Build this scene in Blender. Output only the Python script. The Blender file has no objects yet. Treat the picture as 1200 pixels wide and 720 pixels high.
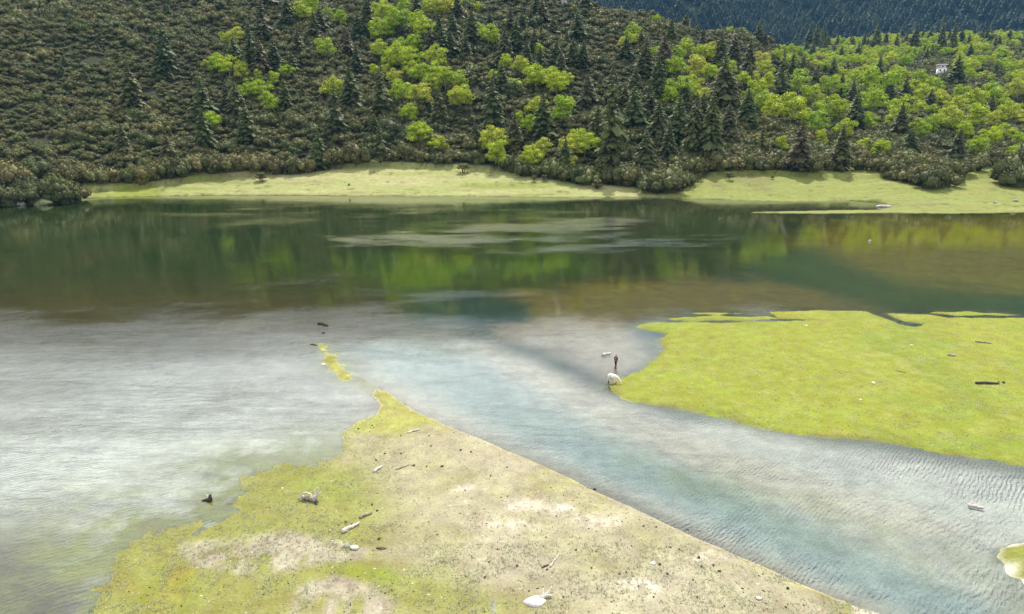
import bpy, bmesh, math, random
import numpy as np
from mathutils import Vector, Matrix, Quaternion

scene = bpy.context.scene
COL = scene.collection
R = math.radians

# ------------------------------------------------------------------ camera
PITCH = R(15.4)
CAM_H = 34.0
CT, ST = math.cos(PITCH), math.sin(PITCH)
cam_data = bpy.data.cameras.new('camera')
cam_data.lens = 24.0
cam_data.sensor_width = 36.0
cam_data.clip_start = 1.0
cam_data.clip_end = 12000.0
cam = bpy.data.objects.new('camera', cam_data)
cam.location = (0, 0, CAM_H)
cam.rotation_euler = (R(90) - PITCH, 0, 0)
COL.objects.link(cam)
scene.camera = cam

# ------------------------------------------------------------------ light
SUN_AZ, SUN_EL = R(9), R(56)          # azimuth measured from +Y towards +X
S_DIR = Vector((math.sin(SUN_AZ) * math.cos(SUN_EL), math.cos(SUN_AZ) * math.cos(SUN_EL), math.sin(SUN_EL)))
sun_d = bpy.data.lights.new('sun', 'SUN')
sun_d.energy = 5.0
sun_d.angle = R(0.53)
sun_d.color = (1.0, 0.945, 0.85)
sun = bpy.data.objects.new('sun', sun_d)
sun.rotation_euler = S_DIR.to_track_quat('Z', 'Y').to_euler()
sun.location = (0, 0, 900)
COL.objects.link(sun)

world = bpy.data.worlds.new('World')
scene.world = world
world.use_nodes = True
wt = world.node_tree
wt.nodes.clear()


class NT:
    """small helper for building node trees"""
    def __init__(self, tree):
        self.t = tree

    def n(self, kind, **kw):
        nd = self.t.nodes.new(kind)
        for k, v in kw.items():
            if hasattr(nd, k) and k not in nd.inputs:
                setattr(nd, k, v)
            else:
                nd.inputs[k].default_value = v
        return nd

    def l(self, a, b):
        self.t.links.new(a, b)

    def math(self, op, a, b=None, c=None, clamp=False):
        nd = self.t.nodes.new('ShaderNodeMath')
        nd.operation = op
        nd.use_clamp = clamp
        for i, v in enumerate((a, b, c)):
            if v is None:
                continue
            if isinstance(v, (int, float)):
                nd.inputs[i].default_value = v
            else:
                self.l(v, nd.inputs[i])
        return nd.outputs[0]

    def mixc(self, fac, a, b, blend='MIX'):
        nd = self.t.nodes.new('ShaderNodeMix')
        nd.data_type = 'RGBA'
        nd.blend_type = blend
        for sock, v in ((nd.inputs[0], fac), (nd.inputs[6], a), (nd.inputs[7], b)):
            if isinstance(v, (int, float)):
                sock.default_value = v
            elif isinstance(v, tuple):
                sock.default_value = v if len(v) == 4 else (*v, 1)
            else:
                self.l(v, sock)
        return nd.outputs[2]

    def ramp(self, fac, lo, hi):
        nd = self.t.nodes.new('ShaderNodeMapRange')
        nd.interpolation_type = 'SMOOTHSTEP'
        self.l(fac, nd.inputs['Value'])
        nd.inputs['From Min'].default_value = lo
        nd.inputs['From Max'].default_value = hi
        return nd.outputs['Result']

    def noise(self, vec, scale, detail=4, rough=0.55, dist=0.0):
        nd = self.t.nodes.new('ShaderNodeTexNoise')
        if vec is not None:
            self.l(vec, nd.inputs['Vector'])
        nd.inputs['Scale'].default_value = scale
        nd.inputs['Detail'].default_value = detail
        nd.inputs['Roughness'].default_value = rough
        nd.inputs['Distortion'].default_value = dist
        return nd.outputs['Fac']

    def mapping(self, vec, loc=(0, 0, 0), rot=(0, 0, 0), sc=(1, 1, 1)):
        nd = self.t.nodes.new('ShaderNodeMapping')
        self.l(vec, nd.inputs['Vector'])
        nd.inputs['Location'].default_value = loc
        nd.inputs['Rotation'].default_value = rot
        nd.inputs['Scale'].default_value = sc
        return nd.outputs['Vector']


W = NT(wt)
sky = W.n('ShaderNodeTexSky', sky_type='NISHITA', sun_disc=False)
sky.sun_elevation = SUN_EL
sky.sun_rotation = SUN_AZ
sky.altitude = 3000
bg_sky = W.n('ShaderNodeBackground', Strength=0.11)
W.l(sky.outputs[0], bg_sky.inputs['Color'])
# broken cloud: noise laid on a flat cloud layer
tc = W.n('ShaderNodeTexCoord')
sep = W.n('ShaderNodeSeparateXYZ')
W.l(tc.outputs['Generated'], sep.inputs[0])
zz = W.math('MAXIMUM', sep.outputs['Z'], 0.02)
zz = W.math('ADD', zz, 0.12)
cxy = W.n('ShaderNodeCombineXYZ', Z=48.1)
W.l(W.math('DIVIDE', sep.outputs['X'], zz), cxy.inputs[0])
W.l(W.math('DIVIDE', sep.outputs['Y'], zz), cxy.inputs[1])
cn = W.noise(cxy.outputs[0], 0.85, 6, 0.55, 0.3)
cmask = W.math('MULTIPLY', W.ramp(cn, 0.30, 0.54), W.ramp(sep.outputs['Z'], -0.03, 0.01))
cn2 = W.noise(cxy.outputs[0], 2.1, 4, 0.5)
cloud_col = W.mixc(W.ramp(cn2, 0.3, 0.7), (0.72, 0.76, 0.82), (1.0, 0.98, 0.95))
bg_cl = W.n('ShaderNodeBackground', Strength=1.45)
W.l(cloud_col, bg_cl.inputs['Color'])
wm = W.n('ShaderNodeMixShader')
W.l(cmask, wm.inputs[0])
W.l(bg_sky.outputs[0], wm.inputs[1])
W.l(bg_cl.outputs[0], wm.inputs[2])
wo = W.n('ShaderNodeOutputWorld')
W.l(wm.outputs[0], wo.inputs['Surface'])

scene.view_settings.view_transform = 'Standard'
scene.view_settings.look = 'None'
scene.view_settings.exposure = 0.46
scene.view_settings.gamma = 1.0
scene.view_settings.use_curve_mapping = False
scene.render.engine = 'CYCLES'
scene.cycles.max_bounces = 8
scene.cycles.diffuse_bounces = 2
scene.cycles.glossy_bounces = 2
scene.cycles.transmission_bounces = 3
scene.cycles.transparent_max_bounces = 8
scene.cycles.volume_bounces = 0
scene.cycles.caustics_reflective = False
scene.cycles.caustics_refractive = False
scene.cycles.use_denoising = True
scene.cycles.sample_clamp_direct = 3.0
scene.cycles.sample_clamp_indirect = 3.0

# ------------------------------------------------------------------ picture <-> ground helpers
F = 800.0
TT = math.tan(PITCH)


def ray(px, py):
    a, v = (px - 600) / F, (py - 360) / F
    return a, CT - v * ST, -(ST + v * CT)


def gp(px, py, z=0.0):
    """photo pixel -> point on the horizontal plane at height z"""
    a, b, c = ray(px, py)
    k = (z - CAM_H) / c
    return a * k, b * k


def project(x, y, z):
    zc = y * CT - (z - CAM_H) * ST
    zc = np.maximum(zc, 0.5)
    v = -(y * ST + (z - CAM_H) * CT)
    return 600 + F * x / zc, 360 + F * v / zc


def px_per_m(x, y, z):
    return F / max(1.0, y * CT - (z - CAM_H) * ST)


# ------------------------------------------------------------------ noise and polygons in numpy
def vnoise(x, y, seed=0):
    xi, yi = np.floor(x).astype(np.int64), np.floor(y).astype(np.int64)
    fx, fy = x - xi, y - yi
    fx = fx * fx * (3 - 2 * fx)
    fy = fy * fy * (3 - 2 * fy)

    def h(i, j):
        k = (i * 374761393 + j * 668265263 + seed * 974634777) & 0xFFFFFFFF
        k = ((k ^ (k >> 13)) * 1274126177) & 0xFFFFFFFF
        return ((k ^ (k >> 16)) & 0xFFFF) / 65535.0
    return ((h(xi, yi) * (1 - fx) + h(xi + 1, yi) * fx) * (1 - fy) +
            (h(xi, yi + 1) * (1 - fx) + h(xi + 1, yi + 1) * fx) * fy)


def fbm(x, y, oct=4, seed=0, gain=0.5):
    s, a, t = 0.0, 1.0, 0.0
    for o in range(oct):
        s = s + a * vnoise(x * 2 ** o + 17.3 * o, y * 2 ** o - 9.1 * o, seed + o)
        t += a
        a *= gain
    return s / t * 2 - 1


def sstep(a, b, x):
    t = np.clip((x - a) / (b - a), 0, 1)
    return t * t * (3 - 2 * t)


def seg_dist(x, y, pts, closed):
    n = len(pts)
    d2 = np.full(np.shape(x), 1e18)
    for i in range(n if closed else n - 1):
        ax, ay = pts[i]
        bx, by = pts[(i + 1) % n]
        ex, ey = bx - ax, by - ay
        t = np.clip(((x - ax) * ex + (y - ay) * ey) / (ex * ex + ey * ey + 1e-12), 0, 1)
        d2 = np.minimum(d2, (x - ax - t * ex) ** 2 + (y - ay - t * ey) ** 2)
    return np.sqrt(d2)


def poly_sdf(x, y, pts):
    ins = np.zeros(np.shape(x), bool)
    n = len(pts)
    for i in range(n):
        ax, ay = pts[i]
        bx, by = pts[(i + 1) % n]
        if ay == by:
            continue
        c = ((ay > y) != (by > y)) & (x < (bx - ax) * (y - ay) / (by - ay) + ax)
        ins ^= c
    d = seg_dist(x, y, pts, True)
    return np.where(ins, d, -d)


def G(pts):
    return [gp(px, py) for px, py in pts]


# shore lines, traced as ground plans
FAR_PX = [(-2500, 262), (-800, 250), (0, 240), (30, 241), (58, 238), (92, 233), (130, 231.5), (250, 229), (500, 230), (640, 231.5), (755, 231.5),
          (800, 233), (850, 234.5), (930, 236.5), (1000, 235.5), (1030, 237), (1046, 243), (1030, 246), (960, 247.2), (880, 248.6),
          (882, 249.8), (960, 250.6), (1040, 249.8), (1120, 250.6), (1200, 249.4), (1500, 252), (2600, 262)]
FAR = G(FAR_PX)
FAR = FAR + [(2500, 4000), (-2500, 4000)]
ISLE = G([(742, 383), (762, 379), (820, 378.5), (905, 378), (960, 376), (915, 372), (905, 366.5), (960, 364.5), (1016, 365), (1030, 371), (1052, 379),
          (1072, 383.5), (1085, 380), (1062, 377), (1045, 371), (1040, 367.5), (1085, 369), (1118, 373), (1180, 374), (1260, 374), (1500, 378), (2200, 395),
          (2600, 620), (1700, 590), (1450, 580), (1300, 562), (1200, 546), (1150, 537), (1085, 528), (1040, 519), (1000, 515), (940, 509), (900, 502),
          (860, 492), (800, 480), (760, 474), (735, 467), (716, 457), (712, 449), (728, 441), (752, 432), (770, 420), (776, 410), (772, 398), (780, 391)])
BARS = [G(p) for p in ([(775, 373), (830, 370.5), (900, 371), (912, 374), (850, 376), (790, 376)], [(1090, 366.5), (1130, 364.6), (1188, 369.5), (1120, 370)],
                       [(800, 367.5), (850, 366.3), (880, 367.5), (840, 369)])]
SPIT_PX = [(1100, 752), (1035, 722), (985, 704), (930, 681), (880, 659), (810, 629), (742, 596), (690, 573), (640, 548), (600, 531),
           (560, 514), (520, 498), (490, 484), (467, 469), (454, 459), (440, 456), (436, 463), (447, 476), (440, 486), (420, 492), (408, 500),
           (398, 515), (412, 530), (395, 541), (370, 549), (330, 556), (296, 562), (285, 578), (262, 598), (215, 612), (150, 622), (110, 640), (90, 670), (70, 720), (60, 800),
           (300, 1100), (900, 1100), (1200, 800)]
SPIT = G(SPIT_PX)
SPIT_R = G(SPIT_PX[:16])
SLIP = G([(372, 403), (380, 402), (384, 409), (394, 416), (400, 424), (409, 434), (415, 442), (412, 446), (402, 447), (392, 440), (383, 431), (377, 420)])
SLIP2 = G([(414, 441), (424, 443), (431, 445), (430, 448), (420, 447)])
CORNER = G([(1172, 640), (1190, 634), (1260, 634), (1500, 640), (1500, 720), (1260, 700), (1205, 684), (1184, 668), (1172, 652)])

# tables along the picture for the hill: px -> lake edge depth, tree line, slopes, crest
TAB_S = lambda px, k: (np.asarray(px, float) - 600) / F / k
EDGE_PX = [-2500, -800, 0, 92, 130, 250, 500, 755, 850, 1000, 1045, 1100, 1200, 2600]
EDGE_PY = [262, 250, 240, 233, 231.5, 229, 230, 231.5, 234.5, 235.5, 241, 243, 243, 252]
EDGE_D = [gp(p, q)[1] for p, q in zip(EDGE_PX, EDGE_PY)]
TREE_PX = [-2500, -800, 0, 55, 88, 100, 150, 180, 215, 235, 310, 340, 400, 430, 470, 500, 560, 600, 640, 700, 745, 770, 800, 815, 850, 900, 935, 1000, 1040, 1062, 1085, 1105, 1130, 1150, 1175, 1190, 1300, 2600]
TREE_PY = [260, 248, 241, 241, 233, 217, 219, 216, 210, 204, 206, 206, 199, 190, 193, 196, 198, 203, 211, 218, 221, 228, 227, 211, 205, 203, 204, 201, 204, 214, 222, 222, 211, 200, 196, 215, 212, 230]
MSL_PX = [-2500, 60, 120, 300, 755, 850, 1045, 2600]
MSL = [0.30, 0.30, 0.17, 0.2, 0.2, 0.17, 0.12, 0.12]
tree_D = []
for p, q in zip(TREE_PX, TREE_PY):
    v = (q - 360) / F
    t = -(TT + v) / (1 - v * TT)
    m = np.interp(p, MSL_PX, MSL)
    de = np.interp(p, EDGE_PX, EDGE_D)
    tree_D.append(max((CAM_H + m * de) / (m - t), de + 2))
A_PX = [-2500, -700, 0, 300, 560, 640, 750, 830, 890, 940, 985, 1040, 1150, 2600]
A_SL = [.45, .5, .52, .50, .49, .47, .40, .33, .28, .24, .20, .12, .05, .05]
A_T = [.2, .25, .27, .22, .165, .150, .132, .117, .103, .085, .063, .03, 0.0, 0.0]


def hill(x, y):
    """height of the shore meadow and the hills at ground point (x, y), y beyond the lake edge"""
    D = np.maximum(y, 30.0)
    s = x / D
    pf = 600 + s * F * 1.017            # photo column seen near the shore
    pc = 600 + s * F * 1.070            # and near the crest
    de = np.interp(pf, EDGE_PX, EDGE_D)
    df = np.interp(pf, TREE_PX, tree_D)
    m = np.interp(pf, MSL_PX, MSL)
    # smooth foot of the hill so the tree line wiggle does not ripple up the slope
    dfs = np.interp(pf, [-2500, 0, 92, 250, 440, 560, 700, 760, 900, 1100, 1200, 2600], [270, 283, 312, 345, 366, 358, 340, 334, 345, 330, 328, 300])
    zf = m * np.maximum(dfs - de, 0)
    sl = np.interp(pc, A_PX, A_SL)
    tcr = np.interp(pc, A_PX, A_T)
    dc = np.clip((CAM_H - zf + sl * dfs) / np.maximum(sl - tcr, .03), dfs + 60, 900)
    q = D - dfs
    n = fbm(x * .012, y * .012, 4, 3)
    rel = sstep(0, 120, q)
    gully = (fbm(x * .02 + y * .008, y * .004, 3, 11)) * 7 * sstep(10, 160, q)
    up = np.minimum(q, dc - dfs)
    over = np.maximum(D - dc, 0)
    a = zf + sl * up - np.where(over < 60, .004 * over ** 2, 14.4 + .48 * (over - 60))
    # right hand ramp with the pale birches and its own crest
    bs = np.interp(pc, [-2500, 700, 900, 985, 1100, 1200, 2600], [.08, .10, .160, .186, .197, .192, .178])
    bc = 1040.0
    b = zf + bs * np.minimum(q, bc - dfs) - .25 * np.maximum(D - bc, 0)
    k = 6.0
    hm = np.clip(.5 + .5 * (a - b) / k, 0, 1)
    h = b * (1 - hm) + a * hm + k * hm * (1 - hm)
    h = h + rel * n * 5 * np.interp(pc, [900, 1000], [1, .6]) + gully * np.interp(pc, [880, 980], [1, .5])
    h = np.where(q > 0, h, m * np.maximum(D - de, 0))
    # far mountain behind
    mt = 30 + .50 * np.maximum(D - 1250, 0) - .50 * np.maximum(D - 2900, 0)
    mt = mt + sstep(1250, 1500, D) * (fbm(x * .0022, y * .0022, 5, 21) * 120 + np.abs(fbm(x * .004 + 3, y * .0012, 4, 29)) * -90)
    far = sstep(1080, 1300, D)
    h = np.where(D > 1080, np.maximum(h * (1 - far) + 10 * far, mt), h)
    return h


def ground_z(x, y):
    """shore, islands and lake bed"""
    w1 = fbm(x * .35, y * .35, 4, 5)
    w2 = fbm(x * .08, y * .08, 3, 8)
    d_far = poly_sdf(x, y, FAR) + w1 * 1.6
    d_isle = poly_sdf(x, y, ISLE) + w1 * .8 + w2 * .7 + fbm(x * 1.4, y * 1.4, 3, 7) * .35
    for b_ in BARS:
        d_isle = np.maximum(d_isle, poly_sdf(x, y, b_) + w1 * .8)
    d_spit = poly_sdf(x, y, SPIT)
    d_r = seg_dist(x, y, SPIT_R, False)
    soft = sstep(2.5, 13, d_r)
    d_spit = d_spit + w1 * (.18 + 2.2 * soft) + w2 * (.25 + 2.2 * soft) + fbm(x * 1.1, y * 1.1, 4, 6) * 1.3 * soft - 2.0 * soft * sstep(14, 30, d_r)
    d_slip = np.maximum(poly_sdf(x, y, SLIP), poly_sdf(x, y, SLIP2) - .1) + w1 * .8 + fbm(x * 1.5, y * 1.5, 4, 9) * 1.1 - .25
    d_cor = poly_sdf(x, y, CORNER) + w1 * .4

    def prof(d, bank, inner, out, deep):
        up = bank * sstep(0, .9, d) + inner * (1 - np.exp(-np.maximum(d, 0) / 6))
        dn = -np.minimum(np.maximum(-d, 0) * out, deep)
        return np.where(d > 0, up, dn)
    z = prof(d_far, .12, .22, .05, 2.2)
    mm = prof(d_isle, .13, .22, .05, 1.5)
    z = np.maximum(z, mm)
    zs = prof(d_spit, .14, .30, .05, 1.5)
    zs2 = np.where(d_spit > 0, .32 * (1 - np.exp(-np.maximum(d_spit, 0) / 12)), -np.minimum(-d_spit * .018, 1.5)) 
    z = np.maximum(z, zs * (1 - soft) + zs2 * soft)
    z = np.maximum(z, prof(d_slip, .10, .12, .06, 1.5))
    z = np.maximum(z, prof(d_cor, .12, .2, .05, 1.5))
    z = z + np.where(z > 0, fbm(x * .5, y * .5, 3, 14) * .05 * np.clip(z * 6, 0, 1), 0)
    hz = hill(x, y)
    z = np.where((d_far > 0) & (hz > .02), z * .6 + hz, z)
    return z, dict(far=d_far, isle=d_isle, spit=d_spit, slip=d_slip, cor=d_cor, soft=soft, dr=d_r)


def surf(px, py, lo=250.0, hi=1300.0):
    """photo pixel -> first point of the hill under it"""
    a, b, c = ray(px, py)
    k = np.linspace(lo, hi, 1400) / b
    x, y, z = a * k, b * k, CAM_H + c * k
    hz = np.maximum(hill(x, y), 0)
    below = np.nonzero(z <= hz)[0]
    i = below[0] if len(below) else len(k) - 1
    return float(x[i]), float(y[i]), float(hz[i])


# ------------------------------------------------------------------ object helpers
def props(o, label=None, cat=None, group=None, kind=None):
    for k, v in (('label', label), ('category', cat), ('group', group), ('kind', kind)):
        if v:
            o[k] = v
    return o


def link(name, me, parent=None, mat=None):
    o = bpy.data.objects.new(name, me)
    COL.objects.link(o)
    if parent is not None:
        o.parent = parent
    if mat is not None and not me.materials:
        me.materials.append(mat)
    return o


def empty(name, loc, rz=0.0, sc=1.0):
    o = bpy.data.objects.new(name, None)
    o.empty_display_size = .3
    o.location = loc
    o.rotation_euler = (0, 0, rz)
    o.scale = (sc,) * 3 if isinstance(sc, (int, float)) else sc
    COL.objects.link(o)
    return o


def mesh_np(name, V, quads=None, tris=None, smooth=False):
    me = bpy.data.meshes.new(name)
    V = np.asarray(V, np.float32)
    loops, starts, n = [], [], 0
    if quads is not None and len(quads):
        q = np.asarray(quads, np.int32)
        loops.append(q.ravel())
        starts.append(np.arange(len(q)) * 4)
        n = q.size
    if tris is not None and len(tris):
        t = np.asarray(tris, np.int32)
        loops.append(t.ravel())
        starts.append(n + np.arange(len(t)) * 3)
    L, S_ = np.concatenate(loops), np.concatenate(starts)
    me.vertices.add(len(V))
    me.vertices.foreach_set('co', V.ravel())
    me.loops.add(len(L))
    me.loops.foreach_set('vertex_index', L.astype(np.int32))
    me.polygons.add(len(S_))
    me.polygons.foreach_set('loop_start', S_.astype(np.int32))
    if smooth:
        me.polygons.foreach_set('use_smooth', np.ones(len(S_), bool))
    me.update(calc_edges=True)
    return me


def grid_mesh(name, X, Y, Z, smooth=True):
    r, c = X.shape
    idx = np.arange(r * c).reshape(r, c)
    q = np.stack([idx[:-1, :-1], idx[:-1, 1:], idx[1:, 1:], idx[1:, :-1]], -1).reshape(-1, 4)
    return mesh_np(name, np.stack([X, Y, Z], -1).reshape(-1, 3), quads=q, smooth=smooth)


def color_attr(me, name, rgb):
    at = me.color_attributes.new(name, 'FLOAT_COLOR', 'POINT')
    c = np.ones((len(me.vertices), 4), np.float32)
    c[:, :3] = rgb
    at.data.foreach_set('color', c.ravel())


def float_attr(me, name, v):
    at = me.attributes.new(name, 'FLOAT', 'POINT')
    at.data.foreach_set('value', np.asarray(v, np.float32).ravel())


def new_mat(name):
    m = bpy.data.materials.new(name)
    m.use_nodes = True
    m.node_tree.nodes.clear()
    n = NT(m.node_tree)
    out = n.n('ShaderNodeOutputMaterial')
    return m, n, out


# ------------------------------------------------------------------ materials
def mat_simple(name, col, col2=None, scale=6.0, rough=.85, bump=.0, spec=.3):
    m, n, out = new_mat(name)
    t = n.n('ShaderNodeTexCoord')
    p = n.n('ShaderNodeBsdfPrincipled', Roughness=rough)
    p.inputs['Specular IOR Level'].default_value = spec
    if col2 is None:
        col2 = tuple(c * .6 for c in col)
    f = n.noise(t.outputs['Object'], scale, 5, .6)
    c = n.mixc(n.ramp(f, .35, .65), col2, col)
    n.l(c, p.inputs['Base Color'])
    if bump:
        b = n.n('ShaderNodeBump', Strength=bump, Distance=.05)
        n.l(f, b.inputs['Height'])
        n.l(b.outputs[0], p.inputs['Normal'])
    n.l(p.outputs[0], out.inputs['Surface'])
    return m


def mat_leaf(name, cols, trans=.3, transcol=None, rough=.55, val=(.75, 1.25), zone=None):
    """foliage: leaf colour varies from plant to plant and from clump to clump"""
    m, n, out = new_mat(name)
    info = n.n('ShaderNodeObjectInfo')
    geo = n.n('ShaderNodeNewGeometry')
    cr = n.n('ShaderNodeValToRGB')
    el = cr.color_ramp.elements
    while len(el) < len(cols):
        el.new(.5)
    for i, c in enumerate(cols):
        el[i].position = i / max(1, len(cols) - 1)
        el[i].color = (*c, 1)
    n.l(info.outputs['Random'], cr.inputs[0])
    isl = n.math('MULTIPLY_ADD', geo.outputs['Random Per Island'], val[1] - val[0], val[0])
    hsv = n.n('ShaderNodeHueSaturation')
    base = cr.outputs[0]
    if zone:
        loc = n.n('ShaderNodeVectorMath', operation='SCALE')
        n.l(info.outputs['Location'], loc.inputs[0])
        loc.inputs['Scale'].default_value = .014
        zn = n.noise(loc.outputs[0], 1.0, 3, .6)
        base = n.mixc(n.math('MULTIPLY', n.ramp(zn, .42, .62), .55), base, zone)
    n.l(base, hsv.inputs['Color'])
    n.l(isl, hsv.inputs['Value'])
    h2 = n.math('MULTIPLY_ADD', geo.outputs['Random Per Island'], .03, .485)
    n.l(h2, hsv.inputs['Hue'])
    d = n.n('ShaderNodeBsdfPrincipled', Roughness=rough)
    d.inputs['Specular IOR Level'].default_value = .12
    n.l(hsv.outputs[0], d.inputs['Base Color'])
    tr = n.n('ShaderNodeBsdfTranslucent')
    if transcol:
        n.l(n.mixc(1.0, hsv.outputs[0], transcol, 'MULTIPLY'), tr.inputs['Color'])
    else:
        n.l(hsv.outputs[0], tr.inputs['Color'])
    mx = n.n('ShaderNodeMixShader', Fac=trans)
    n.l(d.outputs[0], mx.inputs[1])
    n.l(tr.outputs[0], mx.inputs[2])
    n.l(mx.outputs[0], out.inputs['Surface'])
    return m


M_SHRUB = mat_leaf('rhododendron_leaves', [(.056, .068, .022), (.140, .128, .046), (.048, .070, .022), (.175, .152, .060), (.095, .118, .034), (.112, .096, .040), (.072, .090, .038), (.155, .165, .060)], .15, None, .6, (.62, 1.45), (.108, .114, .038))
M_SPRUCE = mat_leaf('spruce_needles', [(.072, .098, .030), (.088, .110, .034), (.108, .110, .042), (.064, .094, .036), (.116, .102, .050)], .28, None, .6, (.6, 1.5))
M_BIRCH = mat_leaf('fresh_birch_leaves', [(.27, .39, .022), (.40, .47, .035), (.25, .38, .032), (.37, .46, .024), (.45, .46, .080), (.31, .43, .024)], .36, (1.0, 1.0, .5), .5, (.55, 1.35))
M_FARLEAF = mat_leaf('far_forest_leaves', [(.022, .040, .022), (.030, .052, .026), (.040, .060, .030), (.026, .044, .026), (.05, .075, .035)], .15, None, .6, (.6, 1.4), (.075, .12, .05))  # foliage colour kept dark in place of cloud shadow on the mountain
M_BARK = mat_simple('dark_bark', (.075, .055, .04), (.035, .027, .02), 9, .9, .4)
M_PALEBARK = mat_simple('pale_birch_bark', (.42, .38, .32), (.16, .13, .10), 14, .8, .2)
M_DRIFT = mat_simple('bleached_driftwood', (.62, .57, .52), (.34, .30, .26), 9, .8, .5)
M_GREYWOOD = mat_simple('weathered_grey_wood', (.34, .29, .23), (.12, .095, .07), 12, .85, .6)
M_DARKWOOD = mat_simple('wet_dark_wood', (.07, .055, .042), (.028, .022, .018), 9, .7, .6)
M_ROCK = mat_simple('grey_boulder_rock', (.36, .34, .29), (.17, .16, .13), 1.4, .9, .6)
M_WHITEROCK = mat_simple('white_stone', (.66, .63, .61), (.46, .43, .41), 2.2, .8, .4)
M_CLOD = mat_simple('dark_dung', (.075, .058, .038), (.035, .028, .02), 12, .9, .6)


def mat_ground():
    m, n, out = new_mat('shore_ground')
    t = n.n('ShaderNodeTexCoord').outputs['Object']
    at = n.n('ShaderNodeAttribute', attribute_name='albedo').outputs['Color']
    gr = n.n('ShaderNodeAttribute', attribute_name='grass').outputs['Fac']
    sd = n.n('ShaderNodeAttribute', attribute_name='speckle').outputs['Fac']
    n1 = n.noise(t, .55, 6, .65)
    n2 = n.noise(t, 4.5, 5, .7)
    n3 = n.noise(t, 1.6, 3, .6, .6)
    n0 = n.noise(n.mapping(t, loc=(9, 4, 0)), .16, 4, .6)
    # mottling of the turf: yellower and greener tufts
    v = n.math('MULTIPLY_ADD', n2, 1.3, .35)
    c = n.mixc(1.0, at, (1, 1, 1), 'MULTIPLY')
    hsv = n.n('ShaderNodeHueSaturation')
    n.l(at, hsv.inputs['Color'])
    n.l(n.math('MULTIPLY_ADD', n.math('ADD', n1, n0), .06, .44), hsv.inputs['Hue'])
    vv = n.math('MULTIPLY', n.math('MULTIPLY_ADD', n1, 1.0, .5), n.math('MULTIPLY_ADD', n2, 1.1, .45))
    vv = n.math('MULTIPLY', vv, n.math('MULTIPLY_ADD', n0, .5, .75))
    n.l(vv, hsv.inputs['Value'])
    n.l(n.math('MULTIPLY_ADD', n3, .4, .8), hsv.inputs['Saturation'])
    # dark tufts and droppings scattered in the turf
    sp = n.noise(n.mapping(t, sc=(.6, 1.1, 1)), 2.9, 3, .6)
    spm = n.math('MULTIPLY', n.ramp(sp, .64, .72), sd)
    c = n.mixc(n.math('MULTIPLY', spm, .65), hsv.outputs[0], (.06, .055, .025))
    # pale bare flecks
    sp2 = n.noise(n.mapping(t, loc=(31, 7, 0)), 2.7, 3, .6)
    c = n.mixc(n.math('MULTIPLY', n.math('MULTIPLY', n.ramp(sp2, .66, .74), sd), .6), c, (.62, .55, .45))
    p = n.n('ShaderNodeBsdfPrincipled', Roughness=.95)
    p.inputs['Specular IOR Level'].default_value = .15
    n.l(c, p.inputs['Base Color'])
    b = n.n('ShaderNodeBump', Strength=.75, Distance=.09)
    n.l(n.math('ADD', n2, n.math('MULTIPLY', n1, 1.2)), b.inputs['Height'])
    n.l(b.outputs[0], p.inputs['Normal'])
    n.l(p.outputs[0], out.inputs['Surface'])
    return m


def mat_hillside():
    m, n, out = new_mat('forest_floor')
    t = n.n('ShaderNodeTexCoord').outputs['Object']
    f = n.noise(t, .09, 5, .65)
    g = n.noise(t, .8, 4, .6)
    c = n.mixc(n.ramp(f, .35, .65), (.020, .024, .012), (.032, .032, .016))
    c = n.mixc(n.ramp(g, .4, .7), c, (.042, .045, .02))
    p = n.n('ShaderNodeBsdfPrincipled', Roughness=.95)
    p.inputs['Specular IOR Level'].default_value = .1
    n.l(c, p.inputs['Base Color'])
    n.l(p.outputs[0], out.inputs['Surface'])
    return m


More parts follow.
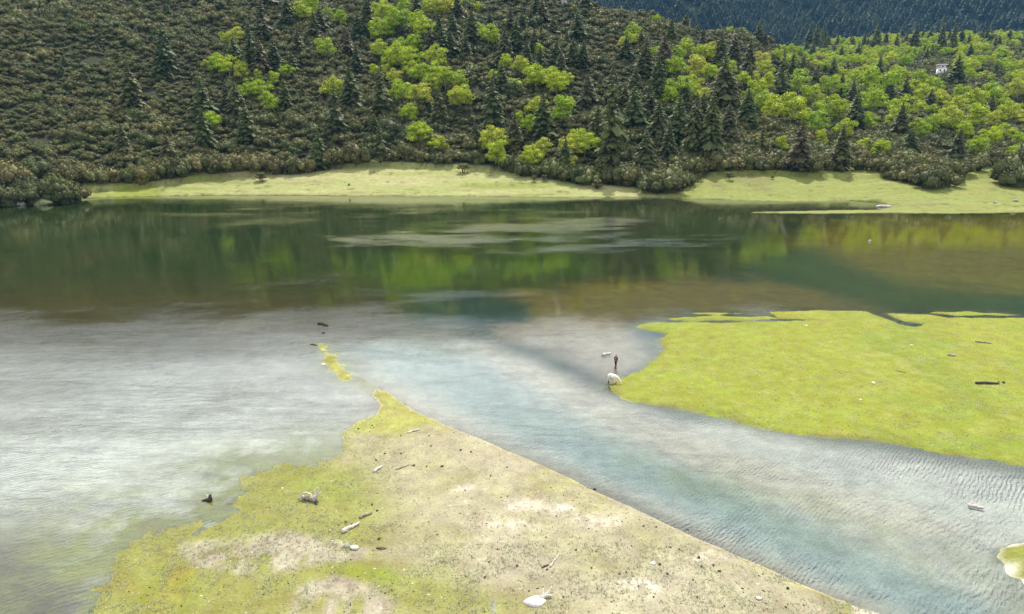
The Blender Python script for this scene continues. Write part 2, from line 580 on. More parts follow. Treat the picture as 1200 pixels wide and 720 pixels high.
def mat_water():
    m, n, out = new_mat('lake_water')
    t = n.n('ShaderNodeTexCoord').outputs['Object']
    ruf = n.n('ShaderNodeAttribute', attribute_name='ruffle').outputs['Fac']
    # ripple trains running with the breeze, over a longer swell
    wob = n.noise(t, .05, 2, .5)
    tw = n.n('ShaderNodeVectorMath', operation='MULTIPLY_ADD')
    n.l(wob, tw.inputs[0])
    tw.inputs[1].default_value = (5, 5, 0)
    n.l(t, tw.inputs[2])
    t1 = n.mapping(n.mapping(tw.outputs[0], rot=(0, 0, R(-50))), sc=(.5, 2.4, 1))
    t2 = n.mapping(n.mapping(tw.outputs[0], rot=(0, 0, R(-38))), sc=(.45, 1.5, 1))
    a = n.noise(t1, 2.0, 3, .6, .3)
    b2 = n.noise(t2, .55, 2, .5, .2)

    def bands(rot, sc, dist):
        w = n.n('ShaderNodeTexWave', wave_type='BANDS', bands_direction='Y', wave_profile='SIN')
        n.l(n.mapping(tw.outputs[0], rot=(0, 0, R(rot))), w.inputs['Vector'])
        w.inputs['Scale'].default_value = sc
        w.inputs['Distortion'].default_value = dist * 2.2
        w.inputs['Detail'].default_value = 2.5
        w.inputs['Detail Scale'].default_value = .6
        return w.outputs['Fac']
    w1 = bands(-48, .85, 3.5)
    w2 = bands(-33, .58, 4.0)
    h = n.math('ADD', n.math('MULTIPLY', a, .55), n.math('MULTIPLY', b2, .2))
    sel = n.ramp(n.noise(t, .07, 2, .5), .38, .62)
    h = n.math('ADD', h, n.math('MULTIPLY', w1, n.math('MULTIPLY_ADD', sel, .14, .02)))
    h = n.math('ADD', h, n.math('MULTIPLY', w2, n.math('MULTIPLY_ADD', sel, -.09, .11)))
    patch = n.noise(n.mapping(t, sc=(.5, 1, 1)), .035, 3, .55)
    cat = n.noise(n.mapping(t, sc=(.35, 1, 1)), .16, 4, .65)
    amp = n.math('MULTIPLY', ruf, n.math('MULTIPLY_ADD', n.ramp(patch, .42, .66), .95, .22))
    amp = n.math('MULTIPLY', amp, n.math('MULTIPLY_ADD', n.ramp(cat, .3, .7), 1.2, .4))
    h = n.math('MULTIPLY', h, amp)
    bp = n.n('ShaderNodeBump', Strength=1.0, Distance=.10)
    n.l(h, bp.inputs['Height'])
    fr = n.n('ShaderNodeFresnel', IOR=1.75)
    n.l(bp.outputs[0], fr.inputs['Normal'])
    gl = n.n('ShaderNodeBsdfAnisotropic', Roughness=.06)
    gl.inputs['Color'].default_value = (1, 1, 1, 1)
    n.l(bp.outputs[0], gl.inputs['Normal'])
    tr = n.n('ShaderNodeBsdfTransparent')
    tr.inputs['Color'].default_value = (.90, .96, .93, 1)
    mx = n.n('ShaderNodeMixShader')
    n.l(fr.outputs[0], mx.inputs[0])
    n.l(tr.outputs[0], mx.inputs[1])
    n.l(gl.outputs[0], mx.inputs[2])
    n.l(mx.outputs[0], out.inputs['Surface'])
    return m


# ------------------------------------------------------------------ ground, hills, water
def axis_cols(lim_in, n_in, lim_out, n_out):
    i = np.linspace(-lim_in, lim_in, n_in)
    o = np.linspace(lim_in, lim_out, n_out + 1)[1:]
    return np.concatenate([-o[::-1], i, o])


def build_ground():
    rows = np.concatenate([np.linspace(-30, 42, 14), np.geomspace(42.6, 372, 560)])
    cols = axis_cols(.80, 640, 2.2, 40)
    Yg = np.repeat(rows[:, None], len(cols), 1)
    Xg = cols[None, :] * np.maximum(Yg, 40)
    x, y = Xg.ravel(), Yg.ravel()
    z, d = ground_z(x, y)
    me = grid_mesh('ground', Xg, Yg, z.reshape(Xg.shape))
    P, Q = project(x, y, z)
    wn = fbm(x * .12, y * .12, 4, 40)
    wn2 = fbm(x * .5, y * .5, 4, 41)
    wn3 = fbm(x * .03, y * .03, 3, 42)
    Pw, Qw = P + wn * 22 + wn2 * 7, Q + wn * 9 + wn2 * 3
    n = len(x)
    C = np.zeros((n, 3))

    def lay(col, mask):
        nonlocal C
        C = C * (1 - mask[:, None]) + np.array(col)[None, :] * mask[:, None]

    def blob(poly, soft, ky=2.2, k=1.0):
        sd = poly_sdf(Pw, Qw * ky, [(a, b * ky) for a, b in poly])
        return sstep(-soft, soft, sd) * k

    # ---- lake bed
    C[:] = (.020, .046, .004)
    lay((.040, .042, .006), sstep(-.1, .5, wn3) * .6)
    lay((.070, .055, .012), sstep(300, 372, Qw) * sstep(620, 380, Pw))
    lay((.52, .505, .48), sstep(362, 480, Qw + wn * 10) * sstep(640, 470, Pw))  # pale silt, whitened to stand in for cloud glare on the water
    lay((.68, .66, .63), sstep(470, 560, Qw) * sstep(440, 330, Pw))  # whiter still at left, more cloud glare put into the bed colour
    # brown shelf on the right, upper and lower
    lay((.19, .15, .004), blob([(960, 262), (1090, 255), (1400, 258), (1400, 345), (1180, 345), (1060, 335), (1000, 315), (930, 285)], 30))
    lay((.16, .12, .020), blob([(560, 345), (700, 330), (880, 325), (960, 340), (1040, 362), (1010, 364), (860, 364), (760, 375), (700, 400), (580, 400), (600, 370)], 22))
    lay((.07, .15, .004), blob([(420, 300), (560, 292), (700, 300), (690, 318), (560, 326), (500, 345), (430, 335)], 34, k=.45))
    lay((.085, .115, .002), blob([(850, 300), (960, 300), (1010, 325), (1060, 338), (1200, 347), (1400, 350), (1400, 362), (1120, 362), (1040, 358), (940, 332)], 40, k=.75))
    lay((.018, .046, .026), blob([(470, 345), (560, 338), (620, 356), (612, 375), (560, 384), (480, 380)], 20))
    lay((.42, .34, .25), blob([(585, 388), (640, 378), (720, 376), (755, 400), (760, 425), (715, 452), (660, 420)], 26, k=.9))
    # channel: grey sand, a deeper blue-green run, a rosy bar
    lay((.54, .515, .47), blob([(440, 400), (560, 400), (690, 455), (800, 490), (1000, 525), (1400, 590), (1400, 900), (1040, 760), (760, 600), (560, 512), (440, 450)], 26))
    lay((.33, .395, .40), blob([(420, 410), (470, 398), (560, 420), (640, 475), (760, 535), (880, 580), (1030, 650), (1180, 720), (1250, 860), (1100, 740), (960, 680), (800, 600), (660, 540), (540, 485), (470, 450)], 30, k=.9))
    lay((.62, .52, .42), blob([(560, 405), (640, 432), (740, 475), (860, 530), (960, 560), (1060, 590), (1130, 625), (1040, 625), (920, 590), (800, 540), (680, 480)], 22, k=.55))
    near_spit = np.exp(-np.maximum(-d['spit'], 0) / 1.5) * (1 - d['soft'])
    lay((.38, .325, .25), np.clip(near_spit * (1.0 + .5 * wn2), 0, 1))
    lay((.20, .20, .06), np.clip(np.exp(-np.maximum(-d['isle'], 0) / 1.2) * (.5 + 1.2 * wn2), 0, .8))
    # weed-tinted shallows bottom left
    lay((.085, .075, .028), sstep(190, 30, P + wn * 30) * sstep(560, 670, Qw))
    lay((.24, .245, .05), np.clip(np.exp(-np.maximum(-d['spit'], 0) / 6.5) * 1.5 * (1 + 1.0 * wn2 + .7 * wn), 0, 1) * d['soft'] * sstep(460, 560, Q))
    lay((.34, .35, .14), np.clip(np.exp(-np.maximum(-d['slip'], 0) / 1.2) * (.8 + wn2), 0, .9))
    lay((.36, .35, .16), blob([(405, 440), (420, 440), (445, 456), (440, 464), (420, 452)], 5, k=.6))
    lay((.09, .085, .04), blob([(880, 236), (1060, 236), (1060, 249), (880, 249), (780, 246), (760, 234)], 16, k=.7))
    # ---- far shore meadow
    far = sstep(-.3, .5, d['far'])
    streak = fbm(x * .02, y * .16, 4, 50)
    lay((.225, .24, .085), far)
    lay((.165, .19, .045), far * sstep(-.05, .35, streak) * .9)
    lay((.20, .17, .085), far * sstep(.2, .45, fbm(x * .03, y * .25, 4, 51)) * .8)
    lay((.30, .275, .14), far * sstep(.15, .55, -streak) * .6)
    lay((.145, .17, .034), far * sstep(760, 820, P) * .75)
    lay((.225, .22, .075), far * sstep(760, 820, P) * sstep(0, .5, streak) * .7)
    lay((.07, .065, .04), far * sstep(96, 84, P))
    lay((.17, .195, .03), far * blob([(92, 236), (170, 214), (200, 228), (150, 233)], 10))
    lay((.14, .135, .05), far * blob([(842, 206), (872, 205), (905, 207), (900, 226), (884, 225), (868, 214)], 6, k=.7))  # tree shadow painted into the meadow colour
    lay((.14, .135, .05), far * blob([(818, 207), (836, 208), (862, 224), (848, 224)], 5, k=.7))  # second painted tree shadow, a slanting stripe
    lay((.11, .085, .045), far * np.clip(np.exp(-np.maximum(d['far'], 0) / 1.0) * (.7 + 1.6 * wn), 0, .9))
    lay((.10, .105, .035), far * sstep(.32, .55, fbm(x * .28, y * .28, 3, 54) + .25 * streak) * .75)
    lay((.13, .12, .06), far * blob([(1040, 238), (1080, 236), (1128, 240), (1080, 243)], 7, k=.6))
    # ---- grass island
    isl = sstep(-.25, .35, d['isle'])
    lay((.18, .198, .028), isl)
    lay((.235, .205, .028), isl * sstep(.0, .5, wn3 + .4 * wn) * sstep(470, 380, Q) * .8)
    lay((.12, .165, .024), isl * sstep(-.1, .5, wn) * .55)
    lay((.23, .22, .075), isl * sstep(.1, .5, wn2) * .35)
    lay((.10, .085, .03), isl * np.clip(np.exp(-np.maximum(d['isle'], 0) / .5) * (.3 + 1.2 * wn2), 0, .8))  # bank shade painted as a broken dark rim
    # ---- near spit
    sp = np.clip(sstep(-.6, .5, d['spit']) * d['soft'] + sstep(-.05, .25, d['spit']) * (1 - d['soft']), 0, 1)
    lay((.258, .236, .145), sp)
    lay((.30, .268, .19), sp * sstep(-.05, .5, wn + .35 * wn2 + .25) * sstep(470, 620, Pw) * .8)
    lay((.21, .20, .07), sp * sstep(.0, .5, -wn + .3 * wn2) * .5)
    lay((.175, .178, .036), sp * .85 * blob([(285, 545), (420, 545), (455, 590), (440, 650), (560, 690), (700, 720), (560, 760), (60, 800), (60, 640), (240, 600)], 40, k=.95))
    lay((.145, .175, .025), sp * sstep(.0, .45, wn) * sstep(500, 380, Pw) * .5)
    lay((.20, .165, .035), sp * sstep(.1, .5, fbm(x * .2, y * .2, 3, 61)) * sstep(330, 200, Pw) * .7)
    lay((.24, .245, .025), sp * blob([(360, 480), (460, 458), (500, 490), (470, 512), (400, 505)], 14, k=.6))
    dry = blob([(212, 636), (280, 632), (330, 622), (380, 630), (452, 645), (440, 655), (380, 660), (330, 668), (300, 676), (240, 668), (216, 650)], 12, k=1.0)
    dry = np.maximum(dry, blob([(340, 690), (400, 674), (440, 690), (480, 720), (480, 790), (330, 790), (350, 715)], 12))
    dry = dry * sstep(-.35, .2, fbm(x * .55, y * .55, 5, 63, .6) + .1) * .9
    lay((.30, .268, .205), sp * dry)
    lay((.20, .165, .11), sp * dry * sstep(.05, .45, fbm(x * 1.8, y * 1.8, 4, 68)))
    lay((.165, .19, .032), sp * blob([(390, 663), (460, 668), (470, 684), (400, 676)], 9, k=.9))
    for (bx, by, brx, bry, kk) in ((755, 690, 28, 13, 1), (655, 596, 22, 7, .8), (610, 590, 26, 9, .7), (545, 572, 16, 6, .8), (700, 610, 30, 9, .55), (830, 650, 26, 9, .6), (600, 615, 26, 8, .5)):
        lay((.50, .455, .38), sp * sstep(1.5, .1, np.sqrt(((Pw - bx) / brx) ** 2 + ((Qw - by) / bry) ** 2) - .5 * fbm(x * .9, y * .9, 3, 66)) * kk * sstep(-.5, .3, fbm(x * 1.6, y * 1.6, 3, 67)))
    lay((.20, .19, .05), sp * np.clip(np.exp(-np.maximum(d['spit'], 0) / .9) * (1 - d['soft']) * (.5 + 1.3 * wn2), 0, .9))
    lay((.17, .165, .15), sp * blob([(572, 698), (578, 702), (600, 726), (588, 726)], 3, k=.85))
    lay((.15, .15, .035), sp * d['soft'] * np.clip(np.exp(-np.maximum(d['spit'], 0) / 1.3) * (.75 + .6 * wn2), 0, .85))
    sl = sstep(-.2, .3, d['slip'])
    lay((.225, .215, .055), sl)
    lay((.23, .20, .10), sl * sstep(-.1, .3, wn2) * .7)
    lay((.13, .15, .03), sl * sstep(.1, .4, -wn2) * .6)
    co = sstep(-.2, .3, d['cor'])
    lay((.16, .165, .035), co)
    lay((.30, .27, .17), co * np.clip(np.exp(-np.maximum(d['cor'], 0) / .3) * (.1 + wn2), 0, .4))
    # ---- under the trees
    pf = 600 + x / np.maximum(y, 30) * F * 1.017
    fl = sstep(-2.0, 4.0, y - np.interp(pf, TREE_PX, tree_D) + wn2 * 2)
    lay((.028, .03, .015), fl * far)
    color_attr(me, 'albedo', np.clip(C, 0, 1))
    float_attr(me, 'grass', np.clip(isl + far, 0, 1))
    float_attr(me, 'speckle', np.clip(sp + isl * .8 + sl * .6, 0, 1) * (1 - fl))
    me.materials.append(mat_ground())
    props(link('ground', me), 'lake shore and sandy lake bed', None, None, 'structure')


def build_hills():
    mh = mat_hillside()
    rows = np.concatenate([np.linspace(372, 700, 110), np.linspace(704, 1200, 100)])
    cols = axis_cols(.85, 260, 2.4, 30)
    Yg = np.repeat(rows[:, None], len(cols), 1)
    Xg = cols[None, :] * Yg
    # weld to the last row of the ground sheet
    z = hill(Xg.ravel(), Yg.ravel()).reshape(Xg.shape)
    zg, _ = ground_z(Xg[0], Yg[0])
    z[0] = zg
    z[1:] += .13
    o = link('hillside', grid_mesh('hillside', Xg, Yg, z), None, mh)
    props(o, 'shrub covered hillside rising from the lake', None, None, 'structure')
    rows = np.concatenate([np.linspace(1200, 3000, 150), np.linspace(3060, 4200, 12)])
    cols = axis_cols(.85, 200, 2.4, 30)
    Yg = np.repeat(rows[:, None], len(cols), 1)
    Xg = cols[None, :] * Yg
    z = hill(Xg.ravel(), Yg.ravel()).reshape(Xg.shape)
    o = link('mountain', grid_mesh('mountain', Xg, Yg, z), None, mat_simple('mountain_floor', (.022, .032, .016), (.014, .022, .012), .02, .95, 0, .1))
    props(o, 'far forested mountain', None, None, 'structure')


def build_water():
    rows = np.geomspace(60, 430, 130) - 90
    cols = axis_cols(1.0, 150, 2.4, 20)
    Yg = np.repeat(rows[:, None], len(cols), 1)
    Xg = cols[None, :] * (np.maximum(Yg, -30) + 70)
    x, y = Xg.ravel(), Yg.ravel()
    me = grid_mesh('lake_water', Xg, Yg, np.zeros_like(Xg))
    P, Q = project(x, y, 0 * x)
    w = fbm(x * .02, y * .03, 4, 70)
    w5 = fbm(x * .05, y * .12, 4, 72)
    r = .08 + (.25 + .33 * sstep(500, 200, P)) * sstep(300, 470, Q + w * 22 + w5 * 16)
    r = r + .16 * sstep(60, 5, np.abs(Q - 372 + w * 16 + w5 * 12)) * sstep(720, 560, P)
    r = r + .9 * sstep(170, 0, P) * sstep(560, 700, Q)
    r = r + 2.3 * sstep(34, 2, np.abs(Q - 271 + w * 10)) * sstep(300, 640, P + w * 120) * sstep(960, 740, P + (Q - 270) * -4 + w * 120) * sstep(-.8, .2, w5)
    r = r + 1.4 * sstep(12, 1, np.abs(Q - 283 + w * 5)) * sstep(620, 780, P) * sstep(920, 820, P)
    r = r + .4 * sstep(14, 2, np.abs(Q - 256 + w * 5)) * sstep(120, 260, P) * sstep(460, 330, P)
    r = r + .25 * sstep(345, 400, Q + w * 12 + w5 * 12) * sstep(680, 500, P)
    r = r * (1 - .45 * sstep(700, 800, P) * sstep(340, 260, Q))
    float_attr(me, 'ruffle', np.clip(r, .05, 4.0))
    me.materials.append(mat_water())
    props(link('lake_water', me), 'clear rippled lake water', None, None, 'structure')


build_ground()
build_hills()
build_water()

# ------------------------------------------------------------------ plants
rnd = random.Random(7)
RN = np.random.default_rng(11)


def clump_quads(P, N, size, rng, jit=.5, aspect=1.0):
    """leaf clumps: one quad per point, roughly facing along N"""
    n = len(P)
    N = N + rng.normal(0, jit, (n, 3))
    N /= np.linalg.norm(N, axis=1, keepdims=True) + 1e-9
    A = np.cross(N, rng.normal(0, 1, (n, 3)))
    A /= np.linalg.norm(A, axis=1, keepdims=True) + 1e-9
    B = np.cross(N, A)
    s = (size * rng.uniform(.6, 1.35, n))[:, None]
    A, B = A * s, B * s * aspect
    bend = N * s * .25
    V = np.stack([P - A - bend, P - B * .8, P + A - bend, P + B * .8], 1).reshape(-1, 3)
    return V, np.arange(n * 4).reshape(n, 4)


_ico = {}


def ico(sub):
    if sub not in _ico:
        bm = bmesh.new()
        bmesh.ops.create_icosphere(bm, subdivisions=sub, radius=1)
        _ico[sub] = (np.array([v.co[:] for v in bm.verts]), np.array([[v.index for v in f.verts] for f in bm.faces]))
        bm.free()
    return _ico[sub]


class Soup:
    def __init__(self):
        self.V, self.Q, self.T, self.n = [], [], [], 0

    def add(self, V, quads=None, tris=None):
        if quads is not None and len(quads):
            self.Q.append(np.asarray(quads) + self.n)
        if tris is not None and len(tris):
            self.T.append(np.asarray(tris) + self.n)
        self.V.append(np.asarray(V, float))
        self.n += len(V)

    def tube(self, pts, rad, seg=6, cap=True):
        pts = [Vector(p) for p in pts]
        V, Q, T = [], [], []
        u = None
        for i, p in enumerate(pts):
            d = (pts[min(i + 1, len(pts) - 1)] - pts[max(i - 1, 0)]).normalized()
            if u is None:
                u = d.orthogonal().normalized()
            u = (u - d * u.dot(d)).normalized()
            w = d.cross(u)
            for k in range(seg):
                a = 2 * math.pi * k / seg
                V.append(p + (u * math.cos(a) + w * math.sin(a)) * rad[i])
        for i in range(len(pts) - 1):
            for k in range(seg):
                a, b = i * seg + k, i * seg + (k + 1) % seg
                Q.append((a, b, b + seg, a + seg))
        if cap:
            c0, c1 = len(V), len(V) + 1
            V += [pts[0], pts[-1]]
            e = (len(pts) - 1) * seg
            for k in range(seg):
                T.append((c0, (k + 1) % seg, k))
                T.append((c1, e + k, e + (k + 1) % seg))
        self.add([v[:] for v in V], Q, T)

    def mesh(self, name, mat, smooth=False):
        V = np.concatenate(self.V)
        me = mesh_np(name, V, np.concatenate(self.Q) if self.Q else None, np.concatenate(self.T) if self.T else None, smooth)
        me.materials.append(mat)
        return me


def lobes_foliage(so, lobes, per, size, rng, jit=.5, zmin=-.35, core=.8):
    for i, (c, r) in enumerate(lobes):
        c = np.asarray(c)
        n = max(12, int(per * (r[0] * r[0]) * 12))
        D = rng.normal(0, 1, (n, 3))
        D /= np.linalg.norm(D, axis=1, keepdims=True)
        D = D[D[:, 2] > zmin]
        P = c + D * r * rng.uniform(.86, 1.08, (len(D), 1))
        keep = np.ones(len(P), bool)
        for j, (c2, r2) in enumerate(lobes):
            if j != i:
                keep &= (((P - c2) / r2) ** 2).sum(1) > .62
        P, D = P[keep], D[keep]
        if len(P):
            V, Q = clump_quads(P, D, size, rng, jit)
            so.add(V, Q)
        if core:
            v, f = ico(1)
            so.add(c + v * r * core * rng.uniform(.85, 1.1, (len(v), 1)), None, f)


def make_shrub(seed, flat=.62):
    """low dense shrub of unit radius with many rounded leaf heads"""
    rng = np.random.default_rng(seed)
    so = Soup()
    lobes = [((0, 0, flat * .35), np.array([.62, .62, flat * .75]))]
    k = rng.integers(8, 12)
    for i in range(k):
        a = 2 * math.pi * i / k + rng.uniform(-.4, .4)
        ring = rng.choice([.42, .70])
        r = rng.uniform(.26, .44)
        z = flat * (1.0 - ring * .75) * rng.uniform(.7, 1.15)
        lobes.append(((ring * math.cos(a), ring * math.sin(a), max(z, .12)), np.array([r, r, r * .85])))
    lobes_foliage(so, lobes, 46, .064, rng, .5)
    for i in range(4):
        a = rng.uniform(0, 6.28)
        so.tube([(0.05 * math.cos(a), .05 * math.sin(a), -.15), (.3 * math.cos(a), .3 * math.sin(a), .3)], [.035, .02], 4, False)
    return so.mesh('rhododendron_shrub', M_SHRUB)


def make_spruce(seed, width=.17, bare=.10, gap=.0, n_wh=22):
    rng = np.random.default_rng(seed)
    tr = Soup()
    bend = rng.uniform(-.012, .012, 2)
    tr.tube([(0, 0, -.03), (bend[0], bend[1], .35), (0, 0, .7), (0, 0, .985)], [.020, .015, .009, .002], 6)
    so = Soup()
    for w in range(n_wh):
        f = w / (n_wh - 1)
        z = bare + (1 - bare) * f ** .9 * .985
        L = width * (1 - f) ** .78 * (1.0 if f > .12 else .75 + f * 2) + .008
        nb = int(rng.integers(6, 9)) if f < .8 else 5
        a0 = rng.uniform(0, 6.28)
        for b in range(nb):
            if rng.random() < gap:
                continue
            a = a0 + 2 * math.pi * b / nb + rng.uniform(-.25, .25)
            l = L * rng.uniform(.62, 1.18)
            ca, sa = math.cos(a), math.sin(a)
            m = 4
            V, Q, T = [], [], []
            droop = rng.uniform(.25, .5)
            wd = rng.uniform(.24, .36) * l + .008
            base = len(V)
            for i in range(m + 1):
                t = i / m
                r = l * t
                zz = z + .10 * l * t - droop * l * t * t + rng.uniform(-.004, .004)
                hw = wd * (.35 + 1.1 * t * (1.15 - t)) * rng.uniform(.7, 1.25)
                V.append((ca * r - sa * hw, sa * r + ca * hw, zz - .25 * hw))
                V.append((ca * r, sa * r, zz + .3 * hw))
                V.append((ca * r + sa * hw, sa * r - ca * hw, zz - .25 * hw))
            for i in range(m):
                o = i * 3
                Q += [(o, o + 1, o + 4, o + 3), (o + 1, o + 2, o + 5, o + 4)]
            so.add(V, Q)
            # hanging sprays
            n = 5
            ts = rng.uniform(.25, 1.02, n)
            P = np.stack([ca * l * ts, sa * l * ts, z + .10 * l * ts - droop * l * ts ** 2 - .010], 1)
            P += rng.normal(0, .006, P.shape)
            V2, Q2 = clump_quads(P, np.tile([ca * .6, sa * .6, .6], (n, 1)), .011 + .05 * l, rng, .6, 1.2)
            so.add(V2, Q2)
    return tr.mesh('trunk', M_BARK), so.mesh('crown', M_SPRUCE)


def make_birch(seed, wide=.36, n_l=11, round_=1.0):
    rng = np.random.default_rng(seed)
    tr = Soup()
    lean = rng.uniform(-.05, .05, 2)
    top = (lean[0], lean[1], .62)
    tr.tube([(0, 0, -.05), (lean[0] * .3, lean[1] * .3, .25), top], [.022, .017, .010], 6)
    lobes = []
    for i in range(n_l):
        a = 2 * math.pi * i / n_l * 1.618 * 2 + rng.uniform(-.3, .3)
        f = (i + .5) / n_l
        rr = wide * math.sin(math.pi * (.18 + .74 * f)) ** .8 * rng.uniform(.55, 1.05)
        z = .27 + .64 * f
        r = rng.uniform(.09, .20) * (1.15 - .3 * f)
        c = (lean[0] + rr * math.cos(a), lean[1] + rr * math.sin(a), z)
        lobes.append((c, np.array([r * 1.15, r * 1.15, r * .85])))
        if i % 2 == 0:
            s = .28 + .3 * f
            tr.tube([(lean[0] * s, lean[1] * s, s), (c[0] * .6, c[1] * .6, z * .55 + s * .4), c], [.010, .007, .003], 4, False)
    lobes.append(((lean[0], lean[1], .60), np.array([wide * .3, wide * .3, .2])))
    so = Soup()
    lobes_foliage(so, lobes, 420, .022, rng, .6, -.6, .62)
    return tr.mesh('trunk', M_PALEBARK), so.mesh('crown', M_BIRCH)


SHRUBS = [make_shrub(100 + i, f) for i, f in enumerate((.95, .85, 1.05, .9, 1.1, .8, 1.0))]
SPRUCES = [make_spruce(200, .32, .06), make_spruce(201, .29, .08), make_spruce(202, .36, .05), make_spruce(203, .27, .14, .15, 20),
           make_spruce(204, .31, .08, .06), make_spruce(205, .38, .04, .04, 20), make_spruce(206, .25, .18, .25, 18)]
BIRCHES = [make_birch(300, .36, 14), make_birch(301, .44, 16), make_birch(302, .28, 12), make_birch(303, .40, 17), make_birch(304, .50, 16), make_birch(305, .33, 11), make_birch(306, .24, 12), make_birch(307, .42, 13)]

n_shrub = n_spruce = n_birch = 0
PLANTS = []            # (object, kind, px, py_mid, height_px)


def shrub_at(x, y, z, r, label, cat='shrub', group=None, v=None, sz=1.0):
    o = link('rhododendron_shrub', SHRUBS[rnd.randrange(len(SHRUBS)) if v is None else v])
    o.location = (x, y, z - .15 * r * .3)
    o.rotation_euler = (rnd.uniform(-.06, .06), rnd.uniform(-.06, .06), rnd.uniform(0, 6.28))
    o.scale = (r, r * rnd.uniform(.85, 1.15), r * sz * rnd.uniform(.9, 1.15))
    return props(o, label, cat, group)


def tree_at(kind, x, y, z, h, v=None, wide=1.0):
    lib, nm = (SPRUCES, 'spruce_tree') if kind == 's' else (BIRCHES, 'birch_tree')
    t, c = lib[rnd.randrange(len(lib)) if v is None else v]
    o = empty(nm, (x, y, z), rnd.uniform(0, 6.28), (h * wide, h * wide, h))
    link('trunk', t, o)
    link('crown', c, o)
    return o


# ---- trees read off the photograph: (column, foot row, height) in photo pixels
SPR = [(196, 83, 50), (190, 88, 30), (156, 126, 45), (240, 136, 38), (147, 182, 32), (241, 174, 42), (198, 186, 28), (267, 126, 28), (278, 133, 33), (290, 164, 38),
       (296, 84, 50), (338, 28, 26), (309, 48, 42), (307, 86, 34), (432, 36, 38), (408, 63, 26), (369, 46, 28), (343, 82, 18), (335, 129, 31), (412, 126, 43), (447, 135, 50),
       (394, 157, 50), (446, 186, 36), (439, 157, 20), (375, 190, 32), (489, 22, 24), (505, 60, 21), (515, 53, 32), (536, 22, 24), (553, 53, 36), (546, 67, 20), (592, 70, 32),
       (578, 151, 48), (557, 168, 22), (588, 105, 26), (515, 140, 30), (635, 28, 24), (605, 57, 30), (626, 60, 22), (617, 74, 22), (652, 74, 22), (671, 76, 27), (683, 76, 24),
       (664, 50, 11), (657, 91, 26), (633, 81, 22), (688, 123, 32), (636, 161, 46), (715, 196, 98), (756, 85, 36), (777, 78, 33), (751, 53, 14), (770, 114, 42), (744, 102, 20),
       (732, 119, 18), (770, 164, 40), (843, 80, 36), (859, 70, 25), (876, 91, 39), (846, 126, 53), (831, 186, 70), (812, 182, 64), (794, 161, 42), (852, 164, 38), (874, 147, 38),
       (793, 66, 12), (754, 15, 16), (746, 14, 14), (603, 168, 30), (914, 119, 48), (928, 86, 23), (940, 84, 15), (975, 89, 18), (954, 101, 17), (1025, 95, 16),
       (1049, 62, 20), (1025, 40, 24), (955, 47, 26), (1011, 58, 18), (1053, 157, 32), (1119, 98, 28), (1164, 95, 20), (935, 196, 48), (983, 195, 42), (1000, 151, 38),
       (1119, 186, 30), (1115, 46, 16), (1070, 40, 18), (1101, 46, 16), (1191, 198, 24), (1198, 78, 16), (963, 46, 20), (947, 48, 20), (700, 166, 38), (756, 194, 36), (742, 150, 44), (760, 140, 36),
       (662, 200, 30), (420, 44, 24), (376, 36, 24), (322, 80, 30), (350, 60, 22), (470, 36, 20), (528, 62, 22), (598, 36, 24), (574, 40, 22), (612, 40, 22), (648, 40, 18), (822, 150, 36),
       (782, 184, 36), (802, 126, 30), (892, 180, 30), (1158, 140, 24), (1088, 130, 22), (1135, 70, 16), (1180, 110, 18), (1084, 76, 16), (1040, 120, 22), (1064, 180, 26)]
